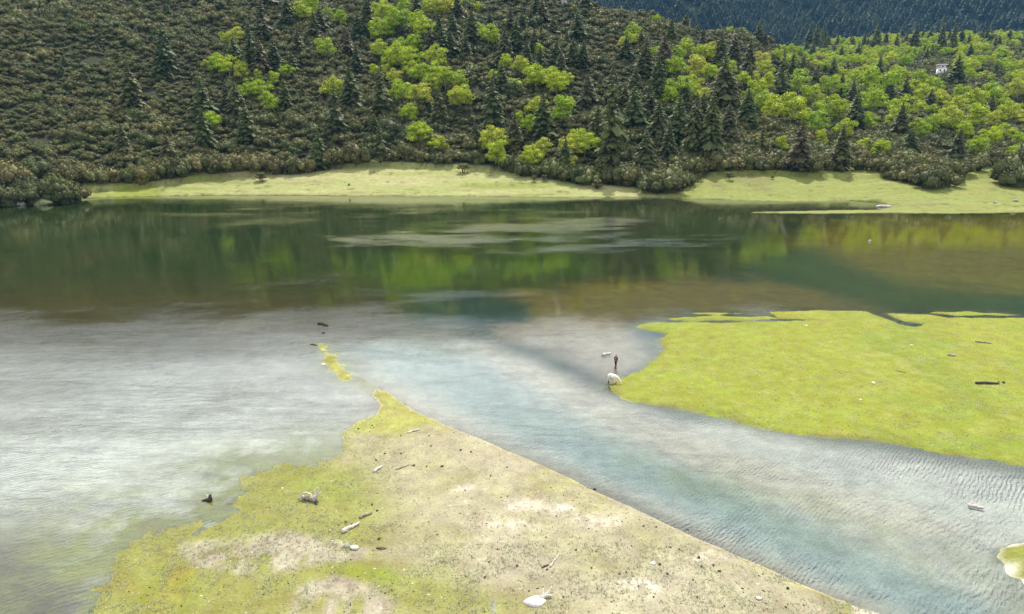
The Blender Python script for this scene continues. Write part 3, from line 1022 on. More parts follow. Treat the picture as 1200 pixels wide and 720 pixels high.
BIR = [(278, 42, 18), (274, 58, 13), (258, 76, 16), (270, 79, 18), (286, 84, 20), (288, 108, 15), (248, 140, 13), (321, 92, 14), (306, 105, 18), (317, 120, 24), (303, 90, 11),
       (383, 57, 18), (399, 22, 15), (366, 5, 22), (352, 14, 17), (392, 104, 20), (449, 14, 22), (473, 8, 20), (467, 24, 24), (446, 35, 22), (447, 57, 20), (470, 66, 24), (487, 52, 22),
       (498, 35, 26), (512, 66, 20), (489, 28, 20), (496, 88, 24), (508, 86, 22), (487, 84, 20), (522, 92, 22), (535, 94, 22), (463, 90, 18), (473, 108, 26), (493, 111, 22), (540, 113, 22), (520, 6, 20),
       (505, 10, 20), (494, 158, 25), (513, 170, 19), (572, 42, 24), (578, 163, 25), (585, 180, 21), (578, 90, 14), (593, 73, 17), (481, 132, 17), (439, 83, 14), (548, 4, 14), (482, 70, 20), (455, 74, 16),
       (609, 76, 17), (628, 90, 23), (652, 99, 25), (664, 92, 14), (605, 101, 15), (629, 125, 19), (622, 146, 17), (657, 128, 32), (623, 184, 18), (635, 174, 19), (672, 173, 26), (685, 167, 24), (666, 190, 14),
       (742, 35, 15), (740, 46, 12), (730, 50, 11), (631, 57, 10), (803, 56, 22), (820, 62, 20), (831, 62, 18), (813, 80, 23), (791, 78, 18), (831, 85, 17), (855, 82, 17), (794, 106, 28), (781, 111, 15),
       (822, 113, 15), (808, 100, 18), (768, 62, 11), (890, 70, 15), (893, 82, 15), (869, 94, 17), (881, 92, 15), (888, 106, 20), (893, 120, 19), (892, 165, 9), (772, 14, 9), (783, 15, 8), (824, 22, 7), (842, 24, 8),
       (1011, 172, 18), (1032, 175, 19), (1143, 170, 18), (1158, 160, 20), (1170, 156, 18), (962, 160, 14), (916, 167, 13), (1140, 117, 24), (1158, 114, 26), (971, 128, 30), (985, 132, 24), (1015, 142, 20), (1056, 128, 30), (1046, 140, 22),
       (1108, 139, 26), (1091, 146, 20), (1192, 163, 17), (905, 128, 28), (925, 128, 30), (935, 97, 25), (973, 101, 25), (1018, 97, 28), (1039, 102, 25), (1065, 104, 21), (1084, 111, 19), (1140, 137, 23), (1162, 141, 15),
       (1181, 132, 21), (1021, 118, 23), (950, 112, 20), (995, 108, 22), (1000, 92, 18), (1050, 88, 18), (1076, 92, 16), (1100, 116, 20), (1120, 124, 20), (1196, 138, 18), (1185, 180, 16), (900, 96, 18), (956, 145, 22), (988, 150, 18),
       (1075, 150, 18), (1128, 152, 18), (1192, 104, 18), (1172, 118, 16), (1060, 72, 14), (1030, 78, 15), (1090, 100, 14), (1125, 108, 16)]


for (bx, by, bw) in list(BIR):
    if bx < 900 and rnd.random() < .5:
        BIR.append((bx + rnd.uniform(-16, 16), by + rnd.uniform(-10, 10), bw * rnd.uniform(.5, .8)))


def place_px(kind, px, foot, hpx, v=None, wide=1.0):
    if foot < 64 and px > 930:
        top = max(foot - hpx, 31)
        wide = .72
        foot = 60
        hpx = foot - top
    x, y, z = surf(px, foot)
    k = px_per_m(x, y, z + 4)
    hid = 2.6 if foot > 205 else 3.2
    x, y, z = surf(px, foot + hid * k * .75)
    h = hpx / k * (1.06 if kind == 's' else .82) + hid
    o = tree_at(kind, x, y, z, h, v, wide)
    PLANTS.append([o, kind, px, foot - hpx / 2, hpx, x, y, z, h])
    return o


SPR_SPECIAL = {(715, 196): 6, (196, 83): 6, (394, 157): 6, (296, 84): 6}
for p in SPR:
    v = SPR_SPECIAL.get(p[:2])
    place_px('s', p[0], p[1], p[2], v, .72 if p[2] > 60 else (1.0 if p[2] > 28 else 1.15))
for px, yc, w in BIR:
    h = w * rnd.uniform(1.0, 1.5)
    place_px('b', px, yc + h * .42, h, None, 1.05)

taken = [(p[5], p[6]) for p in PLANTS]
TK = np.array(taken)


def free(x, y, d):
    return ((TK[:, 0] - x) ** 2 + (TK[:, 1] - y) ** 2).min() > d * d


# random fill of the birch wood on the right and of spruces through the slope
stuff_pts = {'b': [], 's': [], 'f': []}
cand = []
for i in range(5200):
    D = math.sqrt(rnd.uniform(390 ** 2, 1060 ** 2))
    s = rnd.uniform(.26, .80)
    x, y = s * D, D
    cand.append((x, y))
cx = np.array(cand)
cz = hill(cx[:, 0], cx[:, 1])
cp, cq = project(cx[:, 0], cx[:, 1], cz)
dens = fbm(cx[:, 0] * .018, cx[:, 1] * .018, 3, 80)
extra_b = []
for (x, y), z, p, q, dn in zip(cand, cz, cp, cq, dens):
    lim_lo = 178 if p > 900 else 120
    if q > lim_lo:
        continue
    if 1082 < p < 1122 and 74 < q < 112:
        continue
    thin = sstep(880, 940, p) * sstep(lim_lo, lim_lo - 55, q) 
    up = sstep(110, 70, q)
    if rnd.random() < (thin * (.16 + .20 * up) + .06 * up) * (1 if dn > -.02 + .12 * (1 - up) else .10):
        if free(x, y, 4.5):
            extra_b.append((x, y, float(z), float(p), float(q)))
extra_b.sort(key=lambda t: t[1])
kept = []
for t in extra_b:
    if all((t[0] - k[0]) ** 2 + (t[1] - k[1]) ** 2 > 30 for k in kept[-400:]):
        kept.append(t)
room = 290 - len(BIR)
inview = [t for t in kept if -20 < t[3] < 1230 and t[4] > -10]
rest = [t for t in kept if not (-20 < t[3] < 1230 and t[4] > -10)]
for i, t in enumerate(inview):
    h = rnd.uniform(8, 13)
    if i < room:
        o = tree_at('b', t[0], t[1], t[2], h, None, 1.1)
        PLANTS.append([o, 'b', t[3], t[4] - h * .4 * px_per_m(*t[:3]), h * px_per_m(*t[:3]), t[0], t[1], t[2], h])
    else:
        stuff_pts['b'].append((t[0], t[1], t[2], h))
for t in rest:
    stuff_pts['b'].append((t[0], t[1], t[2], rnd.uniform(9, 15)))

extra_s = []
for i in range(1500):
    D = math.sqrt(rnd.uniform(400 ** 2, 1080 ** 2))
    s = rnd.uniform(-.85, .85)
    x, y = s * D, D
    z = float(hill(np.array([x]), np.array([y]))[0])
    p, q = project(np.array([x]), np.array([y]), np.array([z]))
    p, q = float(p[0]), float(q[0])
    w = float(np.interp(p, [-300, 100, 330, 480, 640, 720, 860, 1200, 1700], [.02, .02, .11, .17, .17, .08, .11, .14, .14]))
    if q < 10:
        w = max(w, .12)
    if D > 900 and p > 850:
        w = .5
    if q > 150:
        w *= .3
    if 1080 < p < 1124 and 74 < q < 118:
        continue
    if rnd.random() < w and free(x, y, 5):
        extra_s.append((x, y, z, p, q))
room = 290 - len(SPR)
extra_s.sort(key=lambda t: t[1])
k_ = 0
for t in extra_s:
    h = rnd.uniform(13, 22)
    if -20 < t[3] < 1220 and t[4] > -5 and k_ < room:
        k_ += 1
        o = tree_at('s', t[0], t[1], t[2], h, None, 1.1)
        hp = h * px_per_m(*t[:3])
        PLANTS.append([o, 's', t[3], t[4] - hp / 2, hp, t[0], t[1], t[2], h])
    else:
        stuff_pts['s'].append((t[0], t[1], t[2], h))

# saplings and young spruces scattered in the cover
for i in range(1100):
    D = math.sqrt(rnd.uniform(355 ** 2, 760 ** 2))
    x, y = rnd.uniform(-.85, .85) * D, D
    if D > 30 + np.interp(600 + x / D * F * 1.017, TREE_PX, tree_D) and rnd.random() < .5 and not (590 < D < 760 and .55 < x / D < .64):
        stuff_pts['s'].append((x, y, float(hill(np.array([x]), np.array([y]))[0]), rnd.uniform(4.5, 9)))

# ---- shrubs: a row along the edge of the meadow, then the cover up the slope
SHORE = [(-14, 243, 30), (4, 243, 28), (20, 240, 26), (36, 241, 28), (54, 240, 30), (70, 239, 26), (83, 236, 22), (28, 232, 26), (62, 231, 26), (12, 222, 30), (45, 216, 28), (72, 218, 28), (95, 217, 26), (112, 218, 24), (130, 218, 26), (148, 221, 24), (161, 222, 27), (178, 216, 24),
         (196, 214, 27), (211, 212, 24), (228, 205, 26), (246, 207, 27), (262, 207, 28), (280, 207, 26), (296, 207, 24), (322, 207, 22), (342, 206, 24), (360, 205, 22), (378, 201, 24), (396, 199, 26), (416, 198, 28), (428, 195, 20),
         (452, 192, 18), (463, 194, 18), (478, 193, 22), (492, 196, 20), (512, 198, 20), (525, 198, 16), (560, 199, 18), (600, 205, 24), (614, 209, 20), (628, 210, 18), (648, 211, 24), (662, 215, 22), (676, 218, 24), (690, 219, 22),
         (738, 222, 30), (728, 220, 24), (752, 222, 26), (768, 228, 32), (786, 229, 34), (800, 222, 28), (775, 220, 30), (812, 211, 22), (826, 207, 20), (845, 205, 24), (862, 204, 20), (880, 203, 20), (893, 202, 18), (905, 201, 18),
         (955, 204, 30), (920, 201, 20), (975, 202, 20), (1010, 201, 20), (1030, 202, 20), (1044, 206, 18), (1046, 212, 14), (1064, 214, 22), (1078, 217, 26), (1098, 224, 34), (1110, 221, 28), (1120, 215, 26), (1092, 212, 28), (1132, 210, 22), (1070, 206, 26),
         (1148, 202, 22), (1160, 197, 24), (1178, 196, 20), (1188, 220, 30), (1202, 222, 30), (1194, 210, 24), (1085, 205, 24), (1108, 206, 26), (1056, 204, 20)]
shore_objs = []
for (px, py, w) in SHORE:
    x, y, z = surf(px, py)
    r = w / px_per_m(x, y, z) / 2 * 1.4
    o = shrub_at(x, y + r * .55, float(hill(np.array([x]), np.array([y + r * .55]))[0]), r, 'x', v=None, sz=1.2)
    shore_objs.append((o, px, py, w))

hs = []
D = 300.0
while D < 1120:
    step = 4.5 if D < 520 else 4.5 + (D - 520) * .005
    s0, s1 = -.86, .86
    nx = int((s1 - s0) * D / step)
    xs = np.linspace(s0 * D, s1 * D, nx) + RN.uniform(-.45, .45, nx) * step
    ys = D + RN.uniform(-.45, .45, nx) * step
    hs.append(np.stack([xs, ys], 1))
    D += step * .95
hs = np.concatenate(hs)
pf = 600 + hs[:, 0] / hs[:, 1] * F * 1.017
df = np.interp(pf, TREE_PX, tree_D)
hz = hill(hs[:, 0], hs[:, 1])
P_, Q_ = project(hs[:, 0], hs[:, 1], hz)
gapn = fbm(hs[:, 0] * .05, hs[:, 1] * .05, 3, 90)
keep = (hs[:, 1] > df + 4.5) & (gapn > -.50) & (P_ > -330) & (P_ < 1530)
# no shrubs far behind the crests
keep &= Q_ > -420
hs, hz, P_, Q_, gapn, df = hs[keep], hz[keep], P_[keep], Q_[keep], gapn[keep], df[keep]
rad = RN.uniform(2.0, 4.1, len(hs)) * np.where(RN.random(len(hs)) < .17, 1.6, 1.0) * (1 + .65 * fbm(hs[:, 0] * .03, hs[:, 1] * .03, 3, 91)) * np.interp(hs[:, 1], [350, 600, 1000], [1.05, 1.0, 1.25])
order = np.argsort(hs[:, 1] - 0)
inv = [i for i in order if -5 < P_[i] < 1205 and Q_[i] > 0][: 298 - len(SHORE)]
inv_set = set(int(i) for i in inv)
slope_objs = []
for i in inv:
    o = shrub_at(float(hs[i, 0]), float(hs[i, 1]), float(hz[i]), float(rad[i]), 'x')
    slope_objs.append((o, float(P_[i]), float(Q_[i])))
rest_i = np.array([i for i in range(len(hs)) if i not in inv_set])


def scatter(name, pts, scales, rots, sources, label, seed=0):
    """one object of plants nobody could count: points instanced with geometry nodes"""
    me = bpy.data.meshes.new(name)
    n = len(pts)
    me.vertices.add(n)
    me.vertices.foreach_set('co', np.asarray(pts, np.float32).ravel())
    a = me.attributes.new('size', 'FLOAT_VECTOR', 'POINT')
    a.data.foreach_set('vector', np.asarray(scales, np.float32).ravel())
    a = me.attributes.new('turn', 'FLOAT_VECTOR', 'POINT')
    a.data.foreach_set('vector', np.asarray(rots, np.float32).ravel())
    a = me.attributes.new('pick', 'INT', 'POINT')
    a.data.foreach_set('value', np.random.default_rng(seed).integers(0, len(sources), n).astype(np.int32))
    o = link(name, me)
    ng = bpy.data.node_groups.new(name + '_nodes', 'GeometryNodeTree')
    ng.interface.new_socket('Geometry', in_out='INPUT', socket_type='NodeSocketGeometry')
    ng.interface.new_socket('Geometry', in_out='OUTPUT', socket_type='NodeSocketGeometry')
    N = ng.nodes
    gi, go = N.new('NodeGroupInput'), N.new('NodeGroupOutput')
    iop = N.new('GeometryNodeInstanceOnPoints')
    g2i = N.new('GeometryNodeGeometryToInstance')
    for group in sources[::-1]:
        parts = []
        for src in group:
            oi = N.new('GeometryNodeObjectInfo')
            oi.transform_space = 'ORIGINAL'
            oi.inputs['Object'].default_value = src
            parts.append(oi.outputs['Geometry'])
        if len(parts) == 1:
            ng.links.new(parts[0], g2i.inputs[0])
        else:
            j = N.new('GeometryNodeJoinGeometry')
            for p in parts:
                ng.links.new(p, j.inputs[0])
            ng.links.new(j.outputs[0], g2i.inputs[0])

    def attr(nm, ty):
        nd = N.new('GeometryNodeInputNamedAttribute')
        nd.data_type = ty
        nd.inputs['Name'].default_value = nm
        return nd.outputs['Attribute']
    e2r = N.new('FunctionNodeEulerToRotation')
    ng.links.new(attr('turn', 'FLOAT_VECTOR'), e2r.inputs[0])
    ng.links.new(gi.outputs[0], iop.inputs['Points'])
    ng.links.new(g2i.outputs[0], iop.inputs['Instance'])
    iop.inputs['Pick Instance'].default_value = True
    ng.links.new(attr('pick', 'INT'), iop.inputs['Instance Index'])
    ng.links.new(e2r.outputs[0], iop.inputs['Rotation'])
    ng.links.new(attr('size', 'FLOAT_VECTOR'), iop.inputs['Scale'])
    ng.links.new(iop.outputs[0], go.inputs[0])
    md = o.modifiers.new('plants', 'NODES')
    md.node_group = ng
    return props(o, label, None, None, 'stuff')


def first_of(mesh):
    for o in COL.objects:
        if o.data is mesh:
            return o


def trs(n, sc_xy, sc_z, tilt=.06):
    s = np.stack([sc_xy, sc_xy, sc_z], 1)
    r = np.stack([RN.uniform(-tilt, tilt, n), RN.uniform(-tilt, tilt, n), RN.uniform(0, 6.28, n)], 1)
    return s, r


# one source object of every shrub, spruce and birch shape
src_sh = [[first_of(m)] for m in SHRUBS]
src_sp = [[first_of(c)] for t, c in SPRUCES[:6]]
src_bi = [[first_of(c)] for t, c in BIRCHES]
s, r = trs(len(rest_i), rad[rest_i], rad[rest_i] * RN.uniform(.8, 1.2, len(rest_i)))
scatter('hillside_shrubs', np.stack([hs[rest_i, 0], hs[rest_i, 1], hz[rest_i] - .15], 1), s, r, src_sh, 'dense dark shrub cover over the upper hillside', 1)
for k, src, nm, lb in (('b', src_bi, 'distant_birches', 'pale green birch wood on the far right slope'), ('s', src_sp, 'distant_spruces', 'dark spruces on the upper hillside')):
    a = np.array(stuff_pts[k])
    s, r = trs(len(a), a[:, 3] * 1.1, a[:, 3])
    scatter(nm, a[:, :3], s, r, src, lb, 2)
# far mountain forest
n = 26000
D = np.sqrt(RN.uniform(1250 ** 2, 2900 ** 2, n))
s_ = RN.uniform(-.3, .85, n)
fx, fy = s_ * D, D
fz = hill(fx, fy)
tuft = fbm(fx * .006, fy * .006, 3, 95)
kp = (tuft > -.38) | (RN.random(n) < .25)
fx, fy, fz = fx[kp], fy[kp], fz[kp]
h = RN.uniform(16, 32, len(fx))
s, r = trs(len(fx), h * 1.15, h)
FAR_TREE = link('far_forest_tree', SPRUCES[2][1].copy())
FAR_TREE.data.materials.clear()
FAR_TREE.data.materials.append(M_FARLEAF)
xx, yy, zz_ = float(fx[0]), float(fy[0]), float(fz[0])
FAR_TREE.location = (.33 * 1300, 1300, float(hill(np.array([.33 * 1300.]), np.array([1300.]))[0]))
FAR_TREE.scale = (26, 26, 24)
props(FAR_TREE, 'dark spruce low on the far blue mountain', 'tree')
scatter('mountain_forest', np.stack([fx, fy, fz - .5], 1), s, r, [[FAR_TREE]], 'dark forest on the far blue mountain', 3)

# ------------------------------------------------------------------ single things near the water
def gz(px, py, lift=0.0):
    x, y = gp(px, py)
    for _ in range(3):
        z = max(float(ground_z(np.array([x]), np.array([y]))[0][0]), -.12)
        x, y = gp(px, py, z)
    return Vector((x, y, z + lift))


def jag_tube(pts, rad, seg=8, seed=0, rough=.12, sub=3):
    """tapering branch with knots: path resampled, radius and centre jittered"""
    rg = random.Random(seed)
    P, Rr = [], []
    for i in range(len(pts) - 1):
        for k in range(sub):
            t = k / sub
            P.append(Vector(pts[i]).lerp(Vector(pts[i + 1]), t))
            Rr.append(rad[i] * (1 - t) + rad[i + 1] * t)
    P.append(Vector(pts[-1]))
    Rr.append(rad[-1])
    P = [p + Vector((rg.uniform(-1, 1), rg.uniform(-1, 1), rg.uniform(-1, 1))) * r * rough * 2 for p, r in zip(P, Rr)]
    Rr = [r * rg.uniform(1 - rough, 1 + rough * 1.5) for r in Rr]
    so = Soup()
    so.tube(P, Rr, seg)
    return so


def log_px(name, a, b, r, mat, label, cat='log', seed=0, kids=(), sink=.25):
    A, B = gz(*a), gz(*b)
    A.z = B.z = max(A.z, B.z, -.02) + r * (1 - sink)
    L = (B - A).length
    o = link(name, jag_tube([(0, 0, 0), (L * .35, r * .5, r * .1), (L * .7, -r * .3, 0), (L, 0, 0)], [r * 1.1, r, r * .85, r * .5], 8, seed).mesh(name, mat))
    o.location = A
    o.rotation_euler = (0, 0, math.atan2(B.y - A.y, B.x - A.x))
    props(o, label, cat)
    for i, (t, dy, dz, rr) in enumerate(kids):
        link('branch', jag_tube([(L * t, 0, 0), (L * t + L * .06, dy * .6, dz * .7), (L * t + L * .16, dy, dz)], [rr, rr * .8, rr * .3], 6, seed + 5 + i).mesh('branch', mat), o)
    return o


def rock(name, loc, size, mat, label, cat='rock', seed=0, sub=2, rz=0.0, sink=.3):
    rg = np.random.default_rng(seed)
    v, f = ico(sub)
    v = v.copy()
    for _ in range(9):
        d = rg.normal(0, 1, 3)
        d /= np.linalg.norm(d)
        lim = rg.uniform(.62, .92)
        over = np.maximum(v @ d - lim, 0)
        v -= over[:, None] * d * .85
    v *= 1 + rg.normal(0, .03, (len(v), 1))
    v = v * np.array(size) / 2
    so = Soup()
    so.add(v, None, f)
    o = link(name, so.mesh(name, mat))
    o.location = Vector(loc) + Vector((0, 0, size[2] * (.5 - sink)))
    o.rotation_euler = (0, 0, rz)
    return props(o, label, cat)


# bleached stump with its roots in the air
def build_stump():
    p = gz(365, 587)
    t = empty('driftwood_stump', p)
    props(t, 'bleached root stump with upturned forked roots on the green spit', 'driftwood')
    link('trunk', jag_tube([(.55, -.35, .12), (.2, -.1, .22), (-.35, .1, .25), (-.9, .25, .22)], [.20, .24, .2, .13], 10, 1).mesh('trunk', M_GREYWOOD), t)
    link('root', jag_tube([(.2, -.1, .2), (.45, .05, .55), (.62, .1, .9), (.66, .08, 1.35)], [.2, .15, .1, .03], 8, 2).mesh('root', M_DRIFT), t)
    link('root', jag_tube([(.25, -.1, .2), (.65, .15, .5), (.85, .25, .75)], [.16, .1, .03], 8, 3).mesh('root', M_DRIFT), t)
    link('root', jag_tube([(.1, .0, .2), (-.15, .15, .6), (-.55, .2, .72), (-.95, .2, .5)], [.14, .1, .08, .04], 8, 4).mesh('root', M_DRIFT), t)
    link('root', jag_tube([(-.7, .2, .2), (-1.05, .25, .45), (-1.15, .22, .85)], [.12, .08, .02], 7, 5).mesh('root', M_DRIFT), t)
    link('root', jag_tube([(-.6, .15, .2), (-1.0, .0, .22), (-1.35, -.1, .12)], [.12, .08, .03], 7, 6).mesh('root', M_GREYWOOD), t)
    link('root', jag_tube([(.5, -.3, .12), (.62, -.5, .1), (.7, -.75, .03)], [.18, .14, .05], 7, 7).mesh('root', M_DARKWOOD), t)


build_stump()


def build_dark_stump():
    p = gz(245, 587)
    t = empty('driftwood_stump', p)
    props(t, 'small dark broken stump at the left edge of the green spit', 'driftwood')
    link('trunk', jag_tube([(.1, 0, -.05), (.12, 0, .3), (.2, .05, .62)], [.24, .2, .08], 9, 11).mesh('trunk', M_DARKWOOD), t)
    link('root', jag_tube([(.0, 0, .15), (-.35, -.05, .1), (-.7, -.1, .0)], [.16, .12, .05], 8, 12).mesh('root', M_DARKWOOD), t)
    link('root', jag_tube([(.05, 0, .2), (-.15, .1, .45), (-.3, .15, .6)], [.1, .07, .02], 7, 13).mesh('root', M_DRIFT), t)


build_dark_stump()
log_px('driftwood_log', (401, 625), (421, 614), .16, M_DRIFT, 'short bleached log on grass beside the bare grey patch', seed=21, kids=((.1, -.2, -.05, .08),))
log_px('driftwood_log', (421, 608), (436, 602), .13, M_GREYWOOD, 'crumbling brown log just right of the short bleached log', seed=22)
log_px('driftwood_log', (438, 554), (448, 547), .13, M_DRIFT, 'stubby white log on pale sand near the top of the spit', seed=23)
log_px('driftwood_stick', (478, 508), (491, 504), .09, M_DRIFT, 'pale stick lying near the blue channel at the neck of spit', 'stick', 24)
log_px('driftwood_stick', (645, 665), (655, 650), .055, M_DRIFT, 'thin straight white stick in the middle of the sandy spit', 'stick', 25)
log_px('driftwood_stick', (635, 666), (643, 662), .06, M_DARKWOOD, 'short dark twig at the foot of the thin white stick', 'stick', 26)
log_px('driftwood_log', (1143, 450), (1171, 450.5), .17, M_DARKWOOD, 'long dark log lying on the yellow green island', seed=27, kids=((.9, .15, .25, .07),))
log_px('driftwood_log', (1143, 401), (1162, 403), .13, M_GREYWOOD, 'low grey log near the back edge of the green island', seed=28)
log_px('driftwood_log', (373, 380.5), (385, 383), .2, M_DARKWOOD, 'dark log floating alone in the lake off the spit tip', seed=29, kids=((.3, .1, .35, .09),))
log_px('driftwood_stick', (364, 404.5), (372, 405), .08, M_DARKWOOD, 'dark stick poking out from the tip of the small green islet', 'stick', 30)
log_px('driftwood_log', (706, 417.5), (716, 415.5), .2, M_DRIFT, 'pale driftwood log in the shallows behind the standing person', seed=31, kids=((.6, -.3, .1, .1),), sink=.5)
log_px('driftwood_stick', (465, 551), (480, 545), .05, M_GREYWOOD, 'thin grey stick right of the stubby white log', 'stick', 33)
log_px('driftwood_log', (1135, 594), (1153, 597), .16, M_DRIFT, 'pale driftwood stranded in the right hand channel', seed=34, sink=.9, kids=((.15, .3, .35, .08), (.55, .35, .2, .07), (.75, -.3, .15, .06)))
log_px('driftwood_stick', (1050, 435), (1062, 437), .05, M_GREYWOOD, 'grey twig on the green island below the white stone', 'stick', 35)
rock('small_rock', gz(379, 391), (.7, .5, .4), M_DARKWOOD, 'tiny dark lump in the water under the floating log', 'rock', 41)
rock('white_stone', gz(379, 428), (.75, .6, .4), M_WHITEROCK, 'white stone at the left edge of the small green islet', 'stone', 42)
rock('white_stone', gz(1023, 450), (.6, .5, .45), M_WHITEROCK, 'bright white stone in the middle of the green island', 'stone', 43)
rock('white_stone', gz(765, 661), (.55, .4, .25), M_WHITEROCK, 'pale stone beside dark droppings on the right of the spit', 'stone', 44)
rock('white_stone', gz(889, 702), (.5, .35, .25), M_WHITEROCK, 'small white stone low on the spit near the channel bank', 'stone', 45)
rock('grey_stone', gz(1115, 417), (1.3, .7, .45), M_ROCK, 'flat grey rock on the green island above the dark log', 'rock', 46)
rock('dark_clod', gz(1176, 449), (.45, .4, .4), M_CLOD, 'dark lump at the right end of the long dark log', 'clod', 47)
rock('grey_stone', gz(407, 641), (.7, .5, .35), M_ROCK, 'grey stone on the right end of the bare patch', 'rock', 48)
rock('grey_stone', gz(416, 643), (.9, .55, .4), M_WHITEROCK, 'pale brownish stone just right of the grey stone', 'rock', 49)
rock('dark_clod', gz(447, 643), (1.0, .35, .15), M_DARKWOOD, 'flat dark clod at the right tip of the bare patch', 'clod', 50)
rock('white_stone', gz(1068, 405), (.7, .4, .2), M_WHITEROCK, 'pale flat stone near the back of the green island', 'stone', 51)
rock('white_stone', gz(1008, 469), (.5, .35, .25), M_WHITEROCK, 'small pale stone on the island toward the channel', 'stone', 52)
rock('white_stone', gz(945, 382), (.6, .4, .25), M_WHITEROCK, 'pale stone by the inlet at the back of the island', 'stone', 53)
rock('shore_boulder', gz(19, 241), (7.5, 4.5, 3.2), M_ROCK, 'pale boulder at the waterline in the far left corner', 'boulder', 54, 3)
rock('shore_boulder', gz(51, 240.5), (8.0, 4.5, 3.8), mat_simple('mossy_rock', (.30, .31, .16), (.15, .16, .06), .6, .9, .5), 'mossy topped boulder at the waterline under the left shrubs', 'boulder', 55, 3)
rock('shore_boulder', gz(79, 237), (5.5, 3.5, 3.0), M_ROCK, 'grey boulder at the end of the left shrubs by the meadow', 'boulder', 56, 3)
rock('shore_boulder', gz(1036, 243), (6.5, 3.5, 1.6), mat_simple('rosy_rock', (.46, .41, .38), (.28, .25, .22), .7, .9, .5), 'low rosy grey boulder at the head of the right inlet', 'boulder', 57, 3)
rock('shore_boulder', gz(1190, 236), (2.6, 1.8, 1.2), M_ROCK, 'small grey boulder on the right meadow near the shrubs', 'boulder', 58)
rock('shore_boulder', gz(1166, 238), (1.8, 1.4, .9), M_ROCK, 'smallest grey boulder on the right meadow near the water', 'boulder', 59)
rock('white_float', gz(1019, 283.5, .1), (.9, .7, .7), M_WHITEROCK, 'tiny white float drifting on the brown right hand water', 'float', 60, sink=.2)


def build_slab():
    p = gz(628, 706)
    out = [(-.95, -.02), (-.62, -.3), (-.2, -.42), (.35, -.38), (.62, -.12), (.78, .08), (.55, .3), (.15, .44), (-.35, .38), (-.7, .18)]
    V = [(x, y, -.08) for x, y in out] + [(x * .96, y * .94, .16 + .05 * math.sin(i * 2.1)) for i, (x, y) in enumerate(out)] + [(x * .5, y * .5, .25 + .03 * math.cos(i * 1.7)) for i, (x, y) in enumerate(out)] + [(0, 0, .27)]
    n = len(out)
    Q, T = [], []
    for lv in (0, 1):
        for i in range(n):
            a, b = lv * n + i, lv * n + (i + 1) % n
            Q.append((a, b, b + n, a + n))
    for i in range(n):
        T.append((2 * n + i, 2 * n + (i + 1) % n, 3 * n))
    so = Soup()
    so.add(V, Q, T)
    o = link('flat_rock', so.mesh('flat_rock', M_WHITEROCK))
    o.location = p
    o.rotation_euler = (0, R(3), R(6))
    o.scale = (1.0, 1.25, 1.0)
    props(o, 'flat white leaf shaped rock on the grass at the bottom', 'rock')
    q = gz(638, 701)
    t = empty('driftwood_branch', q)
    props(t, 'forked white driftwood branch touching the flat white rock', 'driftwood')
    link('limb', jag_tube([(-.25, -.1, .1), (.05, .0, .2), (.3, .2, .35), (.55, .5, .62)], [.14, .12, .08, .03], 8, 71).mesh('limb', M_DRIFT), t)
    link('limb', jag_tube([(.05, .0, .18), (.35, .0, .22), (.6, .05, .15)], [.12, .09, .04], 8, 72).mesh('limb', M_DRIFT), t)
    link('limb', jag_tube([(-.05, .0, .15), (-.1, .25, .3), (-.05, .5, .45)], [.1, .07, .02], 7, 73).mesh('limb', M_DRIFT), t)


build_slab()

# dark droppings and clods on the sand
CLODS = [(923, 690, .34), (819, 654, .36), (836, 663, .3), (822, 664, .26), (843, 670, .3), (773, 662, .32), (782, 673, .3), (734, 671, .26), (726, 673, .26), (769, 618, .26), (754, 617, .24), (786, 642, .22),
         (796, 644, .22), (812, 680, .24), (817, 700, .22), (921, 712, .22), (806, 621, .26), (441, 540, .3), (451, 532, .3), (470, 532, .3), (485, 546, .34), (500, 547, .26), (518, 547, .36), (540, 528, .36), (552, 530, .3), (505, 523, .28),
         (420, 503, .3), (436, 499, .26), (470, 511, .24), (503, 511, .24), (436, 592, .3), (442, 599, .28), (444, 632, .32), (405, 612, .26), (397, 616, .2), (545, 575, .2), (575, 558, .24), (594, 548, .22), (697, 574, .36), (652, 605, .2),
         (573, 659, .24), (606, 664, .28), (568, 677, .26), (583, 644, .22), (641, 668, .26), (675, 645, .26), (693, 666, .22), (620, 693, .2), (660, 700, .2), (713, 605, .2), (690, 620, .18), (640, 630, .2), (740, 640, .2), (700, 690, .2), (766, 700, .2), (870, 690, .2)]
clod_me = [rock('dung_clod', (0, 0, -50), (1, .9, .7), M_CLOD, None, None, 80 + i, 1).data for i in range(3)]
for o in [o for o in COL.objects if o.name.startswith('dung_clod')]:
    bpy.data.objects.remove(o)
clod_objs = []
for i, (px, py, sz) in enumerate(CLODS):
    o = link('dung_clod', clod_me[i % 3])
    o.location = gz(px, py, sz * .2)
    sz = sz * .85
    o.scale = (sz * rnd.uniform(.9, 1.5), sz * rnd.uniform(.8, 1.1), sz * rnd.uniform(.7, 1.0))
    o.rotation_euler = (0, 0, rnd.uniform(0, 6.28))
    clod_objs.append((o, px, py, sz))


